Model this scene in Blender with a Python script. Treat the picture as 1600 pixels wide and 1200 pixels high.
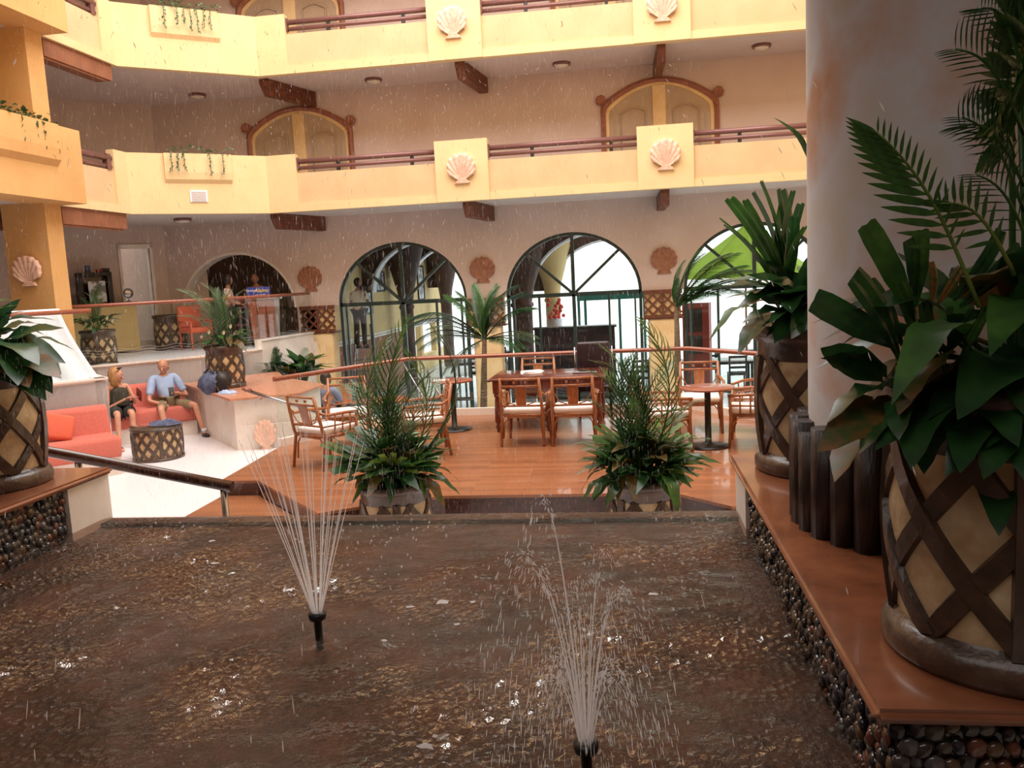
import bpy, bmesh, math, random
from mathutils import Vector, Matrix, noise
random.seed(7)
sc = bpy.context.scene
C = sc.collection
for o in list(bpy.data.objects): bpy.data.objects.remove(o)
PI = math.pi
def R(a): return math.radians(a)
# ---------------------------------------------------------------- camera
FPX, YHOR, ROLL, VX, CZ = 1320., 435., 0.05, 985., 3.1
pit = math.atan((600-YHOR)/FPX); yaw = math.atan((VX-800)/(FPX/math.cos(pit)))
fw = Vector((-math.sin(yaw)*math.cos(pit), math.cos(yaw)*math.cos(pit), -math.sin(pit)))
r0 = Vector((math.cos(yaw), math.sin(yaw), 0)); u0 = r0.cross(fw)
rr = math.cos(ROLL)*r0 - math.sin(ROLL)*u0; uu = math.sin(ROLL)*r0 + math.cos(ROLL)*u0
CAM = Vector((0, 0, CZ))
cam = bpy.data.cameras.new('camera'); camo = bpy.data.objects.new('camera', cam); C.objects.link(camo)
m = Matrix((rr, uu, -fw)).transposed().to_4x4(); m.translation = CAM; camo.matrix_world = m
cam.sensor_width = 36; cam.lens = FPX/1600*36; cam.clip_start = .05; cam.clip_end = 300
sc.camera = camo
def ray(x, y): return fw + rr*((x-800)/FPX) + uu*((600-y)/FPX)
def atY(x, y, Y): d = ray(x, y); return CAM + d*(Y/d.y)
def atZ(x, y, Z): d = ray(x, y); return CAM + d*((Z-CZ)/d.z)
S2 = math.sqrt(2)
def nt(n, t, z=0): return Vector(((t-n)/S2, (t+n)/S2, z))
# ---------------------------------------------------------------- world and light
w = bpy.data.worlds.new('World'); sc.world = w; w.use_nodes = True
bgn = w.node_tree.nodes['Background']; bgn.inputs[0].default_value = (.93, .97, 1, 1); bgn.inputs[1].default_value = 2.6
def area(name, loc, sx, sy, power, col, rot=(0, 0, 0)):
    l = bpy.data.lights.new(name, 'AREA'); l.shape = 'RECTANGLE'; l.size = sx; l.size_y = sy; l.energy = power; l.color = col
    o = bpy.data.objects.new(name, l); o.location = loc; o.rotation_euler = rot; C.objects.link(o); return o
area('near_fill_light', (-.6, .9, 4.8), 3.0, 2.0, 34, (1, .95, .9))  # added fill above the pool, brightens the near column
area('skylight_lamp', (-2.2, 11.2, 13.5), 13.0, 11.5, 3000, (1, .98, .965))
sc.cycles.transparent_max_bounces = 24
sc.view_settings.view_transform = 'Standard'; sc.view_settings.look = 'None'
sc.view_settings.exposure = 0.02; sc.view_settings.gamma = 1; sc.view_settings.use_curve_mapping = False
# ---------------------------------------------------------------- materials
def lin(c): return tuple((x/255/12.92 if x/255 <= .04045 else ((x/255+.055)/1.055)**2.4) for x in c)
def mat(name, c, rough=.6, c2=None, scale=5., metal=0, spec=.5, bump=0., bscale=None, emis=None, stretch=None, detail=4, trans=0, alpha=1, coat=0, lo=.35, hi=.65, sss=0):
    m = bpy.data.materials.new(name); m.use_nodes = True; nt_ = m.node_tree; b = nt_.nodes['Principled BSDF']
    L = nt_.links
    b.inputs['Base Color'].default_value = (*lin(c), 1); b.inputs['Roughness'].default_value = rough
    b.inputs['Metallic'].default_value = metal; b.inputs['Specular IOR Level'].default_value = spec
    b.inputs['Transmission Weight'].default_value = trans; b.inputs['Alpha'].default_value = alpha
    b.inputs['Coat Weight'].default_value = coat
    tc = nt_.nodes.new('ShaderNodeTexCoord'); mp = nt_.nodes.new('ShaderNodeMapping'); L.new(tc.outputs['Object'], mp.inputs[0])
    if stretch: mp.inputs['Scale'].default_value = stretch
    if c2:
        n = nt_.nodes.new('ShaderNodeTexNoise'); n.inputs['Scale'].default_value = scale; n.inputs['Detail'].default_value = detail
        L.new(mp.outputs[0], n.inputs['Vector'])
        r = nt_.nodes.new('ShaderNodeValToRGB'); r.color_ramp.elements[0].position = lo; r.color_ramp.elements[1].position = hi
        r.color_ramp.elements[0].color = (*lin(c), 1); r.color_ramp.elements[1].color = (*lin(c2), 1)
        L.new(n.outputs[0], r.inputs[0]); L.new(r.outputs[0], b.inputs['Base Color'])
    if bump:
        n2 = nt_.nodes.new('ShaderNodeTexNoise'); n2.inputs['Scale'].default_value = bscale or scale*3; n2.inputs['Detail'].default_value = 3
        L.new(mp.outputs[0], n2.inputs['Vector'])
        bp = nt_.nodes.new('ShaderNodeBump'); bp.inputs['Strength'].default_value = bump; bp.inputs['Distance'].default_value = .02
        L.new(n2.outputs[0], bp.inputs['Height']); L.new(bp.outputs[0], b.inputs['Normal'])
    if emis:
        b.inputs['Emission Color'].default_value = (*lin(emis[0]), 1); b.inputs['Emission Strength'].default_value = emis[1]
    return m
M = {}
M['stucco'] = mat('stucco', (214, 194, 186), .85, (206, 184, 174), 1.2, bump=.15, bscale=40)
M['yellow'] = mat('yellow_paint', (228, 198, 148), .8, (232, 203, 155), 2, bump=.1, bscale=50)
M['peach'] = mat('peach_paint', (218, 188, 146), .85, (212, 180, 138), 2, bump=.1, bscale=60)
M['ochre'] = mat('ochre_tone', (216, 168, 108), .8, (208, 158, 98), 1.5, bump=.15, bscale=45)  # more saturated version of the yellow
M['ceilw'] = mat('soffit', (214, 200, 194), .9, (208, 192, 186), 1)
M['pillar'] = mat('pillar_plaster', (236, 206, 158), .8, (226, 190, 138), 4, bump=.1)
M['brownbeam'] = mat('brown_beam', (150, 96, 68), .7, (135, 84, 58), 3)
M['corbel'] = mat('corbel_wood', (120, 66, 40), .5, (88, 46, 28), 3, stretch=(6, 1, 6), bump=.2)
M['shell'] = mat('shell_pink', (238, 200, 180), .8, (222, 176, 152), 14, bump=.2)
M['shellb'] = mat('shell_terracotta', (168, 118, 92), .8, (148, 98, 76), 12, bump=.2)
M['rail'] = mat('rail_metal', (126, 86, 82), .35, metal=.2)
M['redwood'] = mat('red_wood', (158, 92, 68), .3, (134, 72, 52), 6, stretch=(1, 8, 8), coat=.3)
M['darkwood'] = mat('dark_wood', (72, 34, 22), .25, (50, 22, 14), 6, stretch=(1, 8, 8), coat=.4)
M['marble'] = mat('white_marble', (236, 226, 218), .35, (220, 206, 196), 2.2, detail=8, lo=.4, hi=.7)
M['marblew'] = mat('floor_marble', (226, 224, 228), .3, (232, 226, 226), 1.5, detail=8, lo=.4, hi=.7)
M['tile'] = mat('pale_tile', (200, 214, 222), .12, (186, 204, 214), 1.2)
M['orange'] = mat('granite_orange', (206, 150, 122), .3, (184, 122, 92), 12, detail=8)
M['granite'] = mat('granite_red', (146, 90, 60), .2, (104, 60, 40), 5, detail=9, lo=.3, hi=.75, coat=.3)
M['sofa'] = mat('coral_fabric', (204, 112, 98), .95, (194, 102, 88), 40, bump=.2, bscale=200)
M['pillow'] = mat('orange_fabric', (216, 104, 78), .95, bump=.1, scale=60, c2=(208, 96, 70))
M['rattan'] = mat('rattan', (168, 108, 70), .35, (140, 84, 50), 8, stretch=(4, 4, 1), coat=.2)
M['cushion'] = mat('white_cushion', (232, 220, 214), .9, bump=.1, scale=60, c2=(224, 210, 204))
M['mahog'] = mat('mahogany', (108, 46, 30), .22, (84, 32, 22), 5, stretch=(1, 8, 4), coat=.3)
M['black'] = mat('black_metal', (26, 26, 28), .4)
M['leather'] = mat('dark_leather', (44, 28, 34), .35)
M['green'] = mat('green_frame', (34, 52, 48), .4)
M['teal'] = mat('teal_frame', (40, 110, 100), .4)
M['chrome'] = mat('steel', (170, 170, 175), .22, metal=1)
M['potbrown'] = mat('pot_brown', (88, 66, 52), .35, (62, 46, 36), 10, bump=.25, bscale=25, coat=.25)
M['potcream'] = mat('pot_cream', (214, 190, 152), .8, (176, 142, 104), 9, detail=8, bump=.2)
M['soil'] = mat('soil', (40, 28, 20), .95, (24, 16, 12), 30, bump=.6)
M['white'] = mat('white_cloth', (236, 240, 250), .9, bump=.1, scale=4, c2=(228, 232, 244))
M['paper'] = mat('white_paper', (242, 236, 240), .8)
M['shirt'] = mat('blue_shirt', (150, 170, 206), .9, (170, 188, 220), 8)
M['khaki'] = mat('khaki_cloth', (140, 122, 92), .95, (128, 110, 82), 10)
M['olive'] = mat('olive_cloth', (62, 58, 44), .95, (50, 46, 36), 10)
M['darkskirt'] = mat('dark_skirt', (44, 42, 38), .95)
M['skin'] = mat('skin', (206, 150, 124), .55, (196, 136, 110), 12)
M['skin2'] = mat('skin_tan', (150, 98, 74), .55)
M['hairb'] = mat('blond_hair', (190, 140, 88), .6, (150, 104, 62), 30, stretch=(1, 1, .2))
M['hairg'] = mat('grey_hair', (120, 96, 82), .8)
M['hairk'] = mat('black_hair', (28, 20, 18), .5)
M['bluejacket'] = mat('blue_cloth', (96, 104, 132), .95, (66, 70, 96), 14, bump=.3)
M['pinkshirt'] = mat('pink_shirt', (222, 180, 178), .9)
M['greyshirt'] = mat('grey_shirt', (128, 132, 156), .9)
M['creamwall'] = mat('cream_wall', (214, 190, 136), .8, (206, 180, 126), 2)
M['darkbrown'] = mat('dark_brown_plaster', (66, 46, 38), .7, (84, 58, 46), 2)
M['lobbydark'] = mat('lobby_brown', (128, 98, 78), .8, (110, 82, 64), 1.5)
M['doorbeige'] = mat('door_paint', (186, 164, 140), .6, (178, 154, 130), 3)
M['doorarch'] = mat('door_arch_wood', (160, 104, 82), .5, (140, 86, 66), 8)
M['pool'] = mat('pool_floor', (104, 68, 38), .6, (28, 24, 24), 2.0, detail=8, lo=.3, hi=.62, bump=.3)
[n for n in M['pool'].node_tree.nodes if n.type == 'TEX_NOISE'][0].inputs['Roughness'].default_value = .78
M['tube'] = mat('wood_tube', (52, 34, 26), .4, (30, 20, 16), 5, stretch=(6, 6, 1), bump=.3)
M['limeumb'] = mat('lime_canvas', (150, 205, 60), .9, emis=None)
M['redcab'] = mat('red_cabinet', (132, 44, 38), .5)
M['lampw'] = mat('lamp_glass', (225, 215, 200), .3)
M['bluesign'] = mat('blue_sign', (58, 66, 150), .5)
M['yeltext'] = mat('yellow_letters', (250, 214, 70), .6)
M['wtext'] = mat('white_letters', (235, 235, 245), .6)
M['outside'] = mat('pale_paving', (236, 236, 232), .8, (226, 226, 222), 2)
M['grass'] = mat('grass_green', (120, 160, 60), .95, (90, 130, 40), 6)
M['photo'] = mat('framed_print', (110, 104, 104), .4, (210, 214, 220), 5, lo=.45, hi=.55)
M['flower'] = mat('white_flower', (240, 236, 214), .7)
M['redflower'] = mat('red_flower', (230, 90, 80), .8)
def leafmat(name, c, c2, rough=.3, scale=6, tl=.25):
    m = mat(name, c, rough, c2, scale, detail=3)
    t = m.node_tree; b = t.nodes['Principled BSDF']; out = t.nodes['Material Output']
    tr = t.nodes.new('ShaderNodeBsdfTranslucent'); mx = t.nodes.new('ShaderNodeMixShader'); mx.inputs[0].default_value = tl
    cr = [n for n in t.nodes if n.type == 'VALTORGB'][0]; t.links.new(cr.outputs[0], tr.inputs[0])
    t.links.new(b.outputs[0], mx.inputs[1]); t.links.new(tr.outputs[0], mx.inputs[2]); t.links.new(mx.outputs[0], out.inputs[0])
    return m
M['leaf'] = leafmat('leaf_dark', (44, 84, 40), (32, 62, 36), .28)
M['leafm'] = leafmat('leaf_mid', (62, 104, 40), (40, 76, 32), .35)
M['leafy'] = leafmat('leaf_yellow_green', (118, 140, 56), (84, 112, 44), .4)
M['leafgrey'] = leafmat('leaf_grey_green', (104, 124, 92), (74, 98, 66), .4)
M['leafbrown'] = leafmat('leaf_browned', (56, 74, 30), (120, 78, 40), .4, 9)
M['stem'] = mat('plant_stem', (92, 84, 44), .6, (70, 74, 36), 8)
M['trunk'] = mat('palm_trunk', (120, 100, 78), .8, (92, 74, 56), 10, stretch=(1, 1, 5), bump=.4)
def glassmat(name, tint=(1, 1, 1), f=.08, rough=.02):
    m = bpy.data.materials.new(name); m.use_nodes = True; t = m.node_tree; t.nodes.remove(t.nodes['Principled BSDF'])
    out = t.nodes['Material Output']; tr = t.nodes.new('ShaderNodeBsdfTransparent'); tr.inputs[0].default_value = (*tint, 1)
    g = t.nodes.new('ShaderNodeBsdfGlossy'); g.inputs['Roughness'].default_value = rough; g.inputs[0].default_value = (.9, .95, .95, 1)
    mx = t.nodes.new('ShaderNodeMixShader'); lw = t.nodes.new('ShaderNodeFresnel'); lw.inputs['IOR'].default_value = 1.45
    geo = t.nodes.new('ShaderNodeNewGeometry'); inv = t.nodes.new('ShaderNodeMath'); inv.operation = 'SUBTRACT'; inv.inputs[0].default_value = 1; t.links.new(geo.outputs['Backfacing'], inv.inputs[1])
    mu = t.nodes.new('ShaderNodeMath'); mu.operation = 'MULTIPLY'; t.links.new(lw.outputs[0], mu.inputs[0]); t.links.new(inv.outputs[0], mu.inputs[1])
    t.links.new(mu.outputs[0], mx.inputs[0]); t.links.new(tr.outputs[0], mx.inputs[1]); t.links.new(g.outputs[0], mx.inputs[2]); t.links.new(mx.outputs[0], out.inputs[0])
    return m
M['limeumb2'] = leafmat('lime_parasol', (170, 196, 80), (160, 188, 70), .8, 2, .6)
M['glass'] = glassmat('clear_glass', (.95, .98, .97))
M['frost'] = mat('etched_line', (214, 214, 216), .8, alpha=.22)
def watermat():
    m = glassmat('pool_water', (.70, .58, .50), rough=.06); t = m.node_tree
    fr = [n for n in t.nodes if n.type == 'FRESNEL'][0]; fr.inputs[0].default_value = 1.33
    gl = [n for n in t.nodes if n.type == 'BSDF_GLOSSY'][0]
    tc = t.nodes.new('ShaderNodeTexCoord'); n1 = t.nodes.new('ShaderNodeTexNoise'); n1.inputs['Scale'].default_value = 38; n1.inputs['Detail'].default_value = 4
    n1.inputs['Roughness'].default_value = .7
    t.links.new(tc.outputs['Object'], n1.inputs['Vector'])
    bp = t.nodes.new('ShaderNodeBump'); bp.inputs['Strength'].default_value = 1.0; bp.inputs['Distance'].default_value = .055
    n1.inputs['Scale'].default_value = 20
    vo = t.nodes.new('ShaderNodeTexVoronoi'); vo.feature = 'SMOOTH_F1'; vo.inputs['Scale'].default_value = 30; vo.inputs['Smoothness'].default_value = .35; t.links.new(tc.outputs['Object'], vo.inputs['Vector'])
    n3 = t.nodes.new('ShaderNodeTexNoise'); n3.inputs['Scale'].default_value = 1.3; t.links.new(tc.outputs['Object'], n3.inputs['Vector'])
    mr = t.nodes.new('ShaderNodeMapRange'); mr.inputs[1].default_value = .42; mr.inputs[2].default_value = .6; mr.inputs[3].default_value = .1; mr.inputs[4].default_value = 1.2; t.links.new(n3.outputs[0], mr.inputs[0])
    m1 = t.nodes.new('ShaderNodeMath'); m1.operation = 'MULTIPLY'; t.links.new(vo.outputs['Distance'], m1.inputs[0]); t.links.new(mr.outputs[0], m1.inputs[1])
    m2 = t.nodes.new('ShaderNodeMath'); m2.operation = 'ADD'; t.links.new(m1.outputs[0], m2.inputs[0]); t.links.new(n1.outputs[0], m2.inputs[1])
    t.links.new(m2.outputs[0], bp.inputs['Height']); t.links.new(bp.outputs[0], gl.inputs['Normal']); t.links.new(bp.outputs[0], fr.inputs['Normal'])
    return m
M['water'] = watermat()
def spraymat(name, a, c=(240, 236, 236)):
    m = bpy.data.materials.new(name); m.use_nodes = True; t = m.node_tree; t.nodes.remove(t.nodes['Principled BSDF'])
    out = t.nodes['Material Output']; tr = t.nodes.new('ShaderNodeBsdfTransparent'); d = t.nodes.new('ShaderNodeBsdfTranslucent'); d.inputs[0].default_value = (*lin(c), 1)
    g = t.nodes.new('ShaderNodeBsdfDiffuse'); g.inputs[0].default_value = (*lin(c), 1); ad = t.nodes.new('ShaderNodeMixShader'); ad.inputs[0].default_value = .5
    t.links.new(d.outputs[0], ad.inputs[1]); t.links.new(g.outputs[0], ad.inputs[2])
    mx = t.nodes.new('ShaderNodeMixShader'); mx.inputs[0].default_value = a
    t.links.new(tr.outputs[0], mx.inputs[1]); t.links.new(ad.outputs[0], mx.inputs[2]); t.links.new(mx.outputs[0], out.inputs[0])
    return m
M['spray'] = spraymat('falling_water', .27)
M['jet'] = spraymat('jet_water', .55, (255, 252, 252))
def plankmat():
    m = mat('deck_planks', (176, 106, 70), .28, coat=.25); t = m.node_tree; b = t.nodes['Principled BSDF']; L = t.links
    tc = t.nodes.new('ShaderNodeTexCoord'); mp = t.nodes.new('ShaderNodeMapping'); L.new(tc.outputs['Object'], mp.inputs[0])
    br = t.nodes.new('ShaderNodeTexBrick'); br.inputs['Scale'].default_value = 1; br.inputs['Brick Width'].default_value = 1.1; br.inputs['Row Height'].default_value = .085
    br.inputs['Mortar Size'].default_value = .0025; br.inputs['Color1'].default_value = (*lin((148, 92, 60)), 1); br.inputs['Color2'].default_value = (*lin((176, 114, 74)), 1)
    br.inputs['Mortar'].default_value = (*lin((124, 72, 50)), 1); L.new(mp.outputs[0], br.inputs['Vector'])
    n = t.nodes.new('ShaderNodeTexNoise'); n.inputs['Scale'].default_value = 3; mp2 = t.nodes.new('ShaderNodeMapping'); mp2.inputs['Scale'].default_value = (1, 14, 1)
    L.new(tc.outputs['Object'], mp2.inputs[0]); L.new(mp2.outputs[0], n.inputs['Vector'])
    mx = t.nodes.new('ShaderNodeMixRGB'); mx.blend_type = 'MULTIPLY'; mx.inputs[0].default_value = .35
    L.new(br.outputs[0], mx.inputs[1]); L.new(n.outputs[0], mx.inputs[2]); L.new(mx.outputs[0], b.inputs['Base Color'])
    return m
M['deck'] = plankmat()
def colmat():
    m = mat('column_plaster', (190, 186, 180), .85); t = m.node_tree; b = t.nodes['Principled BSDF']; L = t.links
    tc = t.nodes.new('ShaderNodeTexCoord'); n = t.nodes.new('ShaderNodeTexNoise'); n.inputs['Scale'].default_value = 1.9; n.inputs['Detail'].default_value = 6
    L.new(tc.outputs['Object'], n.inputs['Vector']); r = t.nodes.new('ShaderNodeValToRGB')
    e = r.color_ramp.elements; e[0].position = .36; e[0].color = (*lin((200, 152, 118)), 1); e[1].position = .52; e[1].color = (*lin((206, 204, 206)), 1)
    x = e.new(.68); x.color = (*lin((200, 190, 172)), 1)
    L.new(n.outputs[0], r.inputs[0]); L.new(r.outputs[0], b.inputs['Base Color'])
    return m
M['column'] = colmat()
def pebmat():
    m = mat('pebble', (84, 78, 72), .12, coat=.6); t = m.node_tree; b = t.nodes['Principled BSDF']
    oi = t.nodes.new('ShaderNodeObjectInfo'); r = t.nodes.new('ShaderNodeValToRGB'); r.color_ramp.interpolation = 'CONSTANT'
    cols = [(30, 32, 40), (50, 46, 42), (66, 60, 56), (38, 42, 52), (88, 68, 50), (26, 28, 34), (80, 78, 82), (104, 62, 48)]
    e = r.color_ramp.elements; e[0].color = (*lin(cols[0]), 1); e[1].position = 1/8; e[1].color = (*lin(cols[1]), 1)
    for k in range(2, 8): x = e.new(k/8); x.color = (*lin(cols[k]), 1)
    t.links.new(oi.outputs['Random'], r.inputs[0]); t.links.new(r.outputs[0], b.inputs['Base Color']); return m
M['pebble'] = pebmat()
M['pebstuff'] = mat('pebble_mix', (34, 34, 38), .15, (84, 70, 56), 9, detail=0, coat=.5, lo=.4, hi=.6)
# ---------------------------------------------------------------- mesh helpers
class MB:
    def __init__(s): s.v = []; s.f = []; s.sm = []
    def add(s, v, f, smooth=False):
        k = len(s.v); s.v += [tuple(p) for p in v]; s.f += [tuple(i+k for i in q) for q in f]; s.sm += [smooth]*len(f); return s
    def box(s, x0, x1, y0, y1, z0, z1, rz=0, piv=None):
        v = [Vector(p) for p in ((x0, y0, z0), (x1, y0, z0), (x1, y1, z0), (x0, y1, z0), (x0, y0, z1), (x1, y0, z1), (x1, y1, z1), (x0, y1, z1))]
        if rz:
            pv = Vector(piv or ((x0+x1)/2, (y0+y1)/2, 0)); mm = Matrix.Rotation(rz, 3, 'Z'); v = [mm@(p-pv)+pv for p in v]
        return s.add(v, [(0, 3, 2, 1), (4, 5, 6, 7), (0, 1, 5, 4), (1, 2, 6, 5), (2, 3, 7, 6), (3, 0, 4, 7)])
    def rbox(s, x0, x1, y0, y1, z0, z1, r=.03):
        bm = bmesh.new(); bmesh.ops.create_cube(bm, size=1)
        for v in bm.verts: v.co = Vector(((x0+x1)/2+v.co.x*(x1-x0), (y0+y1)/2+v.co.y*(y1-y0), (z0+z1)/2+v.co.z*(z1-z0)))
        bmesh.ops.bevel(bm, geom=bm.edges[:], offset=r, segments=2, affect='EDGES', profile=.6)
        bm.verts.ensure_lookup_table(); v = [q.co.copy() for q in bm.verts]; f = [[q.index for q in fa.verts] for fa in bm.faces]; bm.free()
        return s.add(v, f, True)
    def prism(s, poly, z0, z1):
        n = len(poly); a = sum(poly[i][0]*poly[(i+1) % n][1]-poly[(i+1) % n][0]*poly[i][1] for i in range(n))
        if a < 0: poly = poly[::-1]
        v = [(p[0], p[1], z0) for p in poly]+[(p[0], p[1], z1) for p in poly]
        return s.add(v, [tuple(range(n))[::-1], tuple(range(n, 2*n))]+[(i, (i+1) % n, n+(i+1) % n, n+i) for i in range(n)])
    def seg(s, p, q, th, z0, z1, off=0):   # wall strip along p->q ; thickness to the left
        p = Vector(p[:2]); q = Vector(q[:2]); d = (q-p).normalized(); nrm = Vector((-d.y, d.x))
        a, b = p+nrm*off, q+nrm*off; c, e = b+nrm*th, a+nrm*th
        return s.prism([a, b, c, e], z0, z1)
    def tube(s, pts, r, n=8, cap=True, flat=1):
        pts = [Vector(p) for p in pts]; rs = r if isinstance(r, (list, tuple)) else [r]*len(pts); v = []; prev = None
        for i, p in enumerate(pts):
            d = (pts[min(i+1, len(pts)-1)]-pts[max(i-1, 0)])
            d = d.normalized() if d.length > 1e-9 else Vector((0, 0, 1))
            if prev is None: a = d.cross(Vector((0, 0, 1))); a = a if a.length > .05 else d.cross(Vector((0, 1, 0)))
            else: a = prev-d*prev.dot(d)
            a.normalize(); prev = a; b = d.cross(a)
            for k in range(n):
                t = 2*PI*k/n; v.append(p+a*math.cos(t)*rs[i]+b*math.sin(t)*rs[i]*flat)
        f = [(i*n+k, i*n+(k+1) % n, (i+1)*n+(k+1) % n, (i+1)*n+k) for i in range(len(pts)-1) for k in range(n)]
        s.add(v, f, True)
        if cap:
            K = len(s.v)-len(v); s.f += [tuple(K+k for k in range(n))[::-1], tuple(K+(len(pts)-1)*n+k for k in range(n))]; s.sm += [False, False]
        return s
    def lathe(s, prof, n=24, c=(0, 0, 0), a0=0, a1=2*PI):
        full = abs(a1-a0-2*PI) < 1e-6; m_ = n if full else n+1; v = []
        for r, z in prof:
            for k in range(m_):
                t = a0+(a1-a0)*k/n; v.append((c[0]+r*math.cos(t), c[1]+r*math.sin(t), c[2]+z))
        f = [(i*m_+k, i*m_+(k+1) % m_, (i+1)*m_+(k+1) % m_, (i+1)*m_+k) for i in range(len(prof)-1) for k in range(n)]
        return s.add(v, f, True)
    def ball(s, c, rx, ry=None, rz=None, n=12, m_=8, rot=None, fn=None):
        ry = ry or rx; rz = rz or rx; v = []; c = Vector(c)
        for i in range(m_+1):
            ph = PI*i/m_
            for k in range(n):
                t = 2*PI*k/n; u = Vector((math.sin(ph)*math.cos(t), math.sin(ph)*math.sin(t), math.cos(ph)))
                if fn: u = fn(u)
                p = Vector((u.x*rx, u.y*ry, u.z*rz)); p = rot@p if rot else p; v.append(c+p)
        return s.add(v, [(i*n+k, (i+1)*n+k, (i+1)*n+(k+1) % n, i*n+(k+1) % n) for i in range(m_) for k in range(n)], True)
    def xf(s, mtx): s.v = [tuple(mtx@Vector(p)) for p in s.v]; return s
    def build(s, name, ma, parent=None, smooth=None, kind=None):
        me = bpy.data.meshes.new(name); me.from_pydata(s.v, [], s.f); me.validate(); ma_ = M[ma] if isinstance(ma, str) else ma
        me.materials.append(ma_)
        if len(me.polygons) == len(s.sm): me.polygons.foreach_set('use_smooth', s.sm if smooth is None else [smooth]*len(s.sm))
        me.update(); o = bpy.data.objects.new(name, me); C.objects.link(o)
        if parent: o.parent = parent
        if kind: o['kind'] = kind
        return o
def tag(o, label=None, cat=None, group=None, kind=None):
    if label: o['label'] = label
    if cat: o['category'] = cat
    if group: o['group'] = group
    if kind: o['kind'] = kind
    return o
def empty(name, loc=(0, 0, 0), rz=0, label=None, cat=None, group=None):
    o = bpy.data.objects.new(name, None); C.objects.link(o); o.location = loc; o.rotation_euler = (0, 0, rz); o.empty_display_size = .1
    return tag(o, label, cat, group)
KIDS = {}
def copy_tree(o, parent=None, mats=None):
    c = o.copy(); C.objects.link(c)
    if parent: c.parent = parent
    for ch in [x for x in bpy.data.objects if x.parent == o]: copy_tree(ch, c)
    return c
def struct(mb, name, ma): return tag(mb.build(name, ma), kind='structure')
def inst(src, parent, mtx, name=None, ma=None):
    o = bpy.data.objects.new(name or src.name.split('.')[0], src.data if hasattr(src, 'data') else src); C.objects.link(o)
    if parent: o.parent = parent
    o.matrix_local = mtx; return o
def aim(base, tip, up=(0, 0, 1), roll=0, L=1.):
    base = Vector(base); d = Vector(tip)-base; s = d.length/L; x = d.normalized(); y = Vector(up).cross(x)
    if y.length < 1e-4: y = Vector((0, 1, 0))
    y.normalize(); z = x.cross(y); mm = Matrix((x, y, z)).transposed()@Matrix.Rotation(roll, 3, 'X')
    mm = (mm*s).to_4x4(); mm.translation = base; return mm
# ================================================================ ROOM SHELL
WY, BY = 19.4, 17.5
PLZ, WFZ, UFZ, LZ, WZ = .93, .55, 1.88, 1.9, 1.55
struct(MB().box(-20, 14, 5.6, 27, -.2, 0), 'floor', 'tile')
struct(MB().prism([(-16, 5.5), (-16, 7), nt(16.8, 2.0), nt(16.8, 5.1), (-6.3, 16), (-4.8, 11.2), (-4.75, 9.0), (-3.0, 7.6), (-3, 5.5)], .2, WFZ), 'floor', 'marblew')
struct(MB().box(-3.0, 6, 5.5, 9.2, .2, WFZ-.002), 'floor', 'marblew')
uf = [nt(14.07, -3), nt(14.07, 2.83), nt(16.8, 2.83), nt(16.8, 5.1), (-7.62, 16.9), (-7.35, 19.45), (-7.35, 24.6), (-20, 24.6), (-20, 6)]
struct(MB().prism(uf, 1.2, UFZ-.04), 'floor', 'marblew')
# marble retaining walls round the sunken lounge, each slab a part
def slabwall(pts, z0, z1, th, w_, name='marble_wall', nrow=1):
    root = MB().box(0, .001, 0, .001, 0, .001)
    root = MB()
    for i in range(len(pts)-1): root.seg(pts[i], pts[i+1], th-.012, z0, z1-.03, off=.012)
    o = struct(root, name, 'marble')
    for i in range(len(pts)-1):
        p, q = Vector(pts[i][:2]), Vector(pts[i+1][:2]); L = (q-p).length; n = max(1, round(L/w_))
        for k in range(n):
            a, b = p+(q-p)*(k/n), p+(q-p)*((k+1)/n); g = (q-p).normalized()*.002
            MB().seg(a+g, b-g, .012, z0, z1-.03).build('marble_slab', 'marble', o)
        MB().seg(p-(q-p).normalized()*.0, q, th+.03, z1-.03, z1, off=-.03).build('coping', 'marble', o)
    return o
slabwall([nt(14.07, -2.5), nt(14.07, 2.83)], WFZ, 1.90, .16, .9)
slabwall([nt(14.07, 2.83), nt(16.8, 2.83)], WFZ, 1.90, .16, .9)
slabwall([nt(16.8, 2.83), nt(16.8, 5.1)], WFZ, 1.90, .16, .9)
slabwall([nt(16.8, 5.1), (-7.62, 16.9)], .0, 1.90, .16, .9)
slabwall([(-7.62, 16.9), (-7.35, 19.2)], .0, 2.08, .16, 1.2)
# planter block with orange granite top beside the sofas
blk = [nt(13.46, 4.55), (-5.75, 13.0), (-5.4, 13.2), (-5.4, 14.2), (-6.7, 15.6), (-7.3, 16.8), nt(16.75, 5.08), nt(16.75, 4.78)]
o = struct(MB().prism(blk, WFZ, 1.375), 'wall_planter', 'marble')
MB().prism([nt(13.40, 4.47), (-5.72, 12.93), (-5.34, 13.15), (-5.34, 14.25), (-6.64, 15.62), (-7.28, 16.82), nt(16.76, 5.08), nt(16.76, 4.70)], 1.376, 1.41).build('granite_top', 'orange', o)
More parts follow.
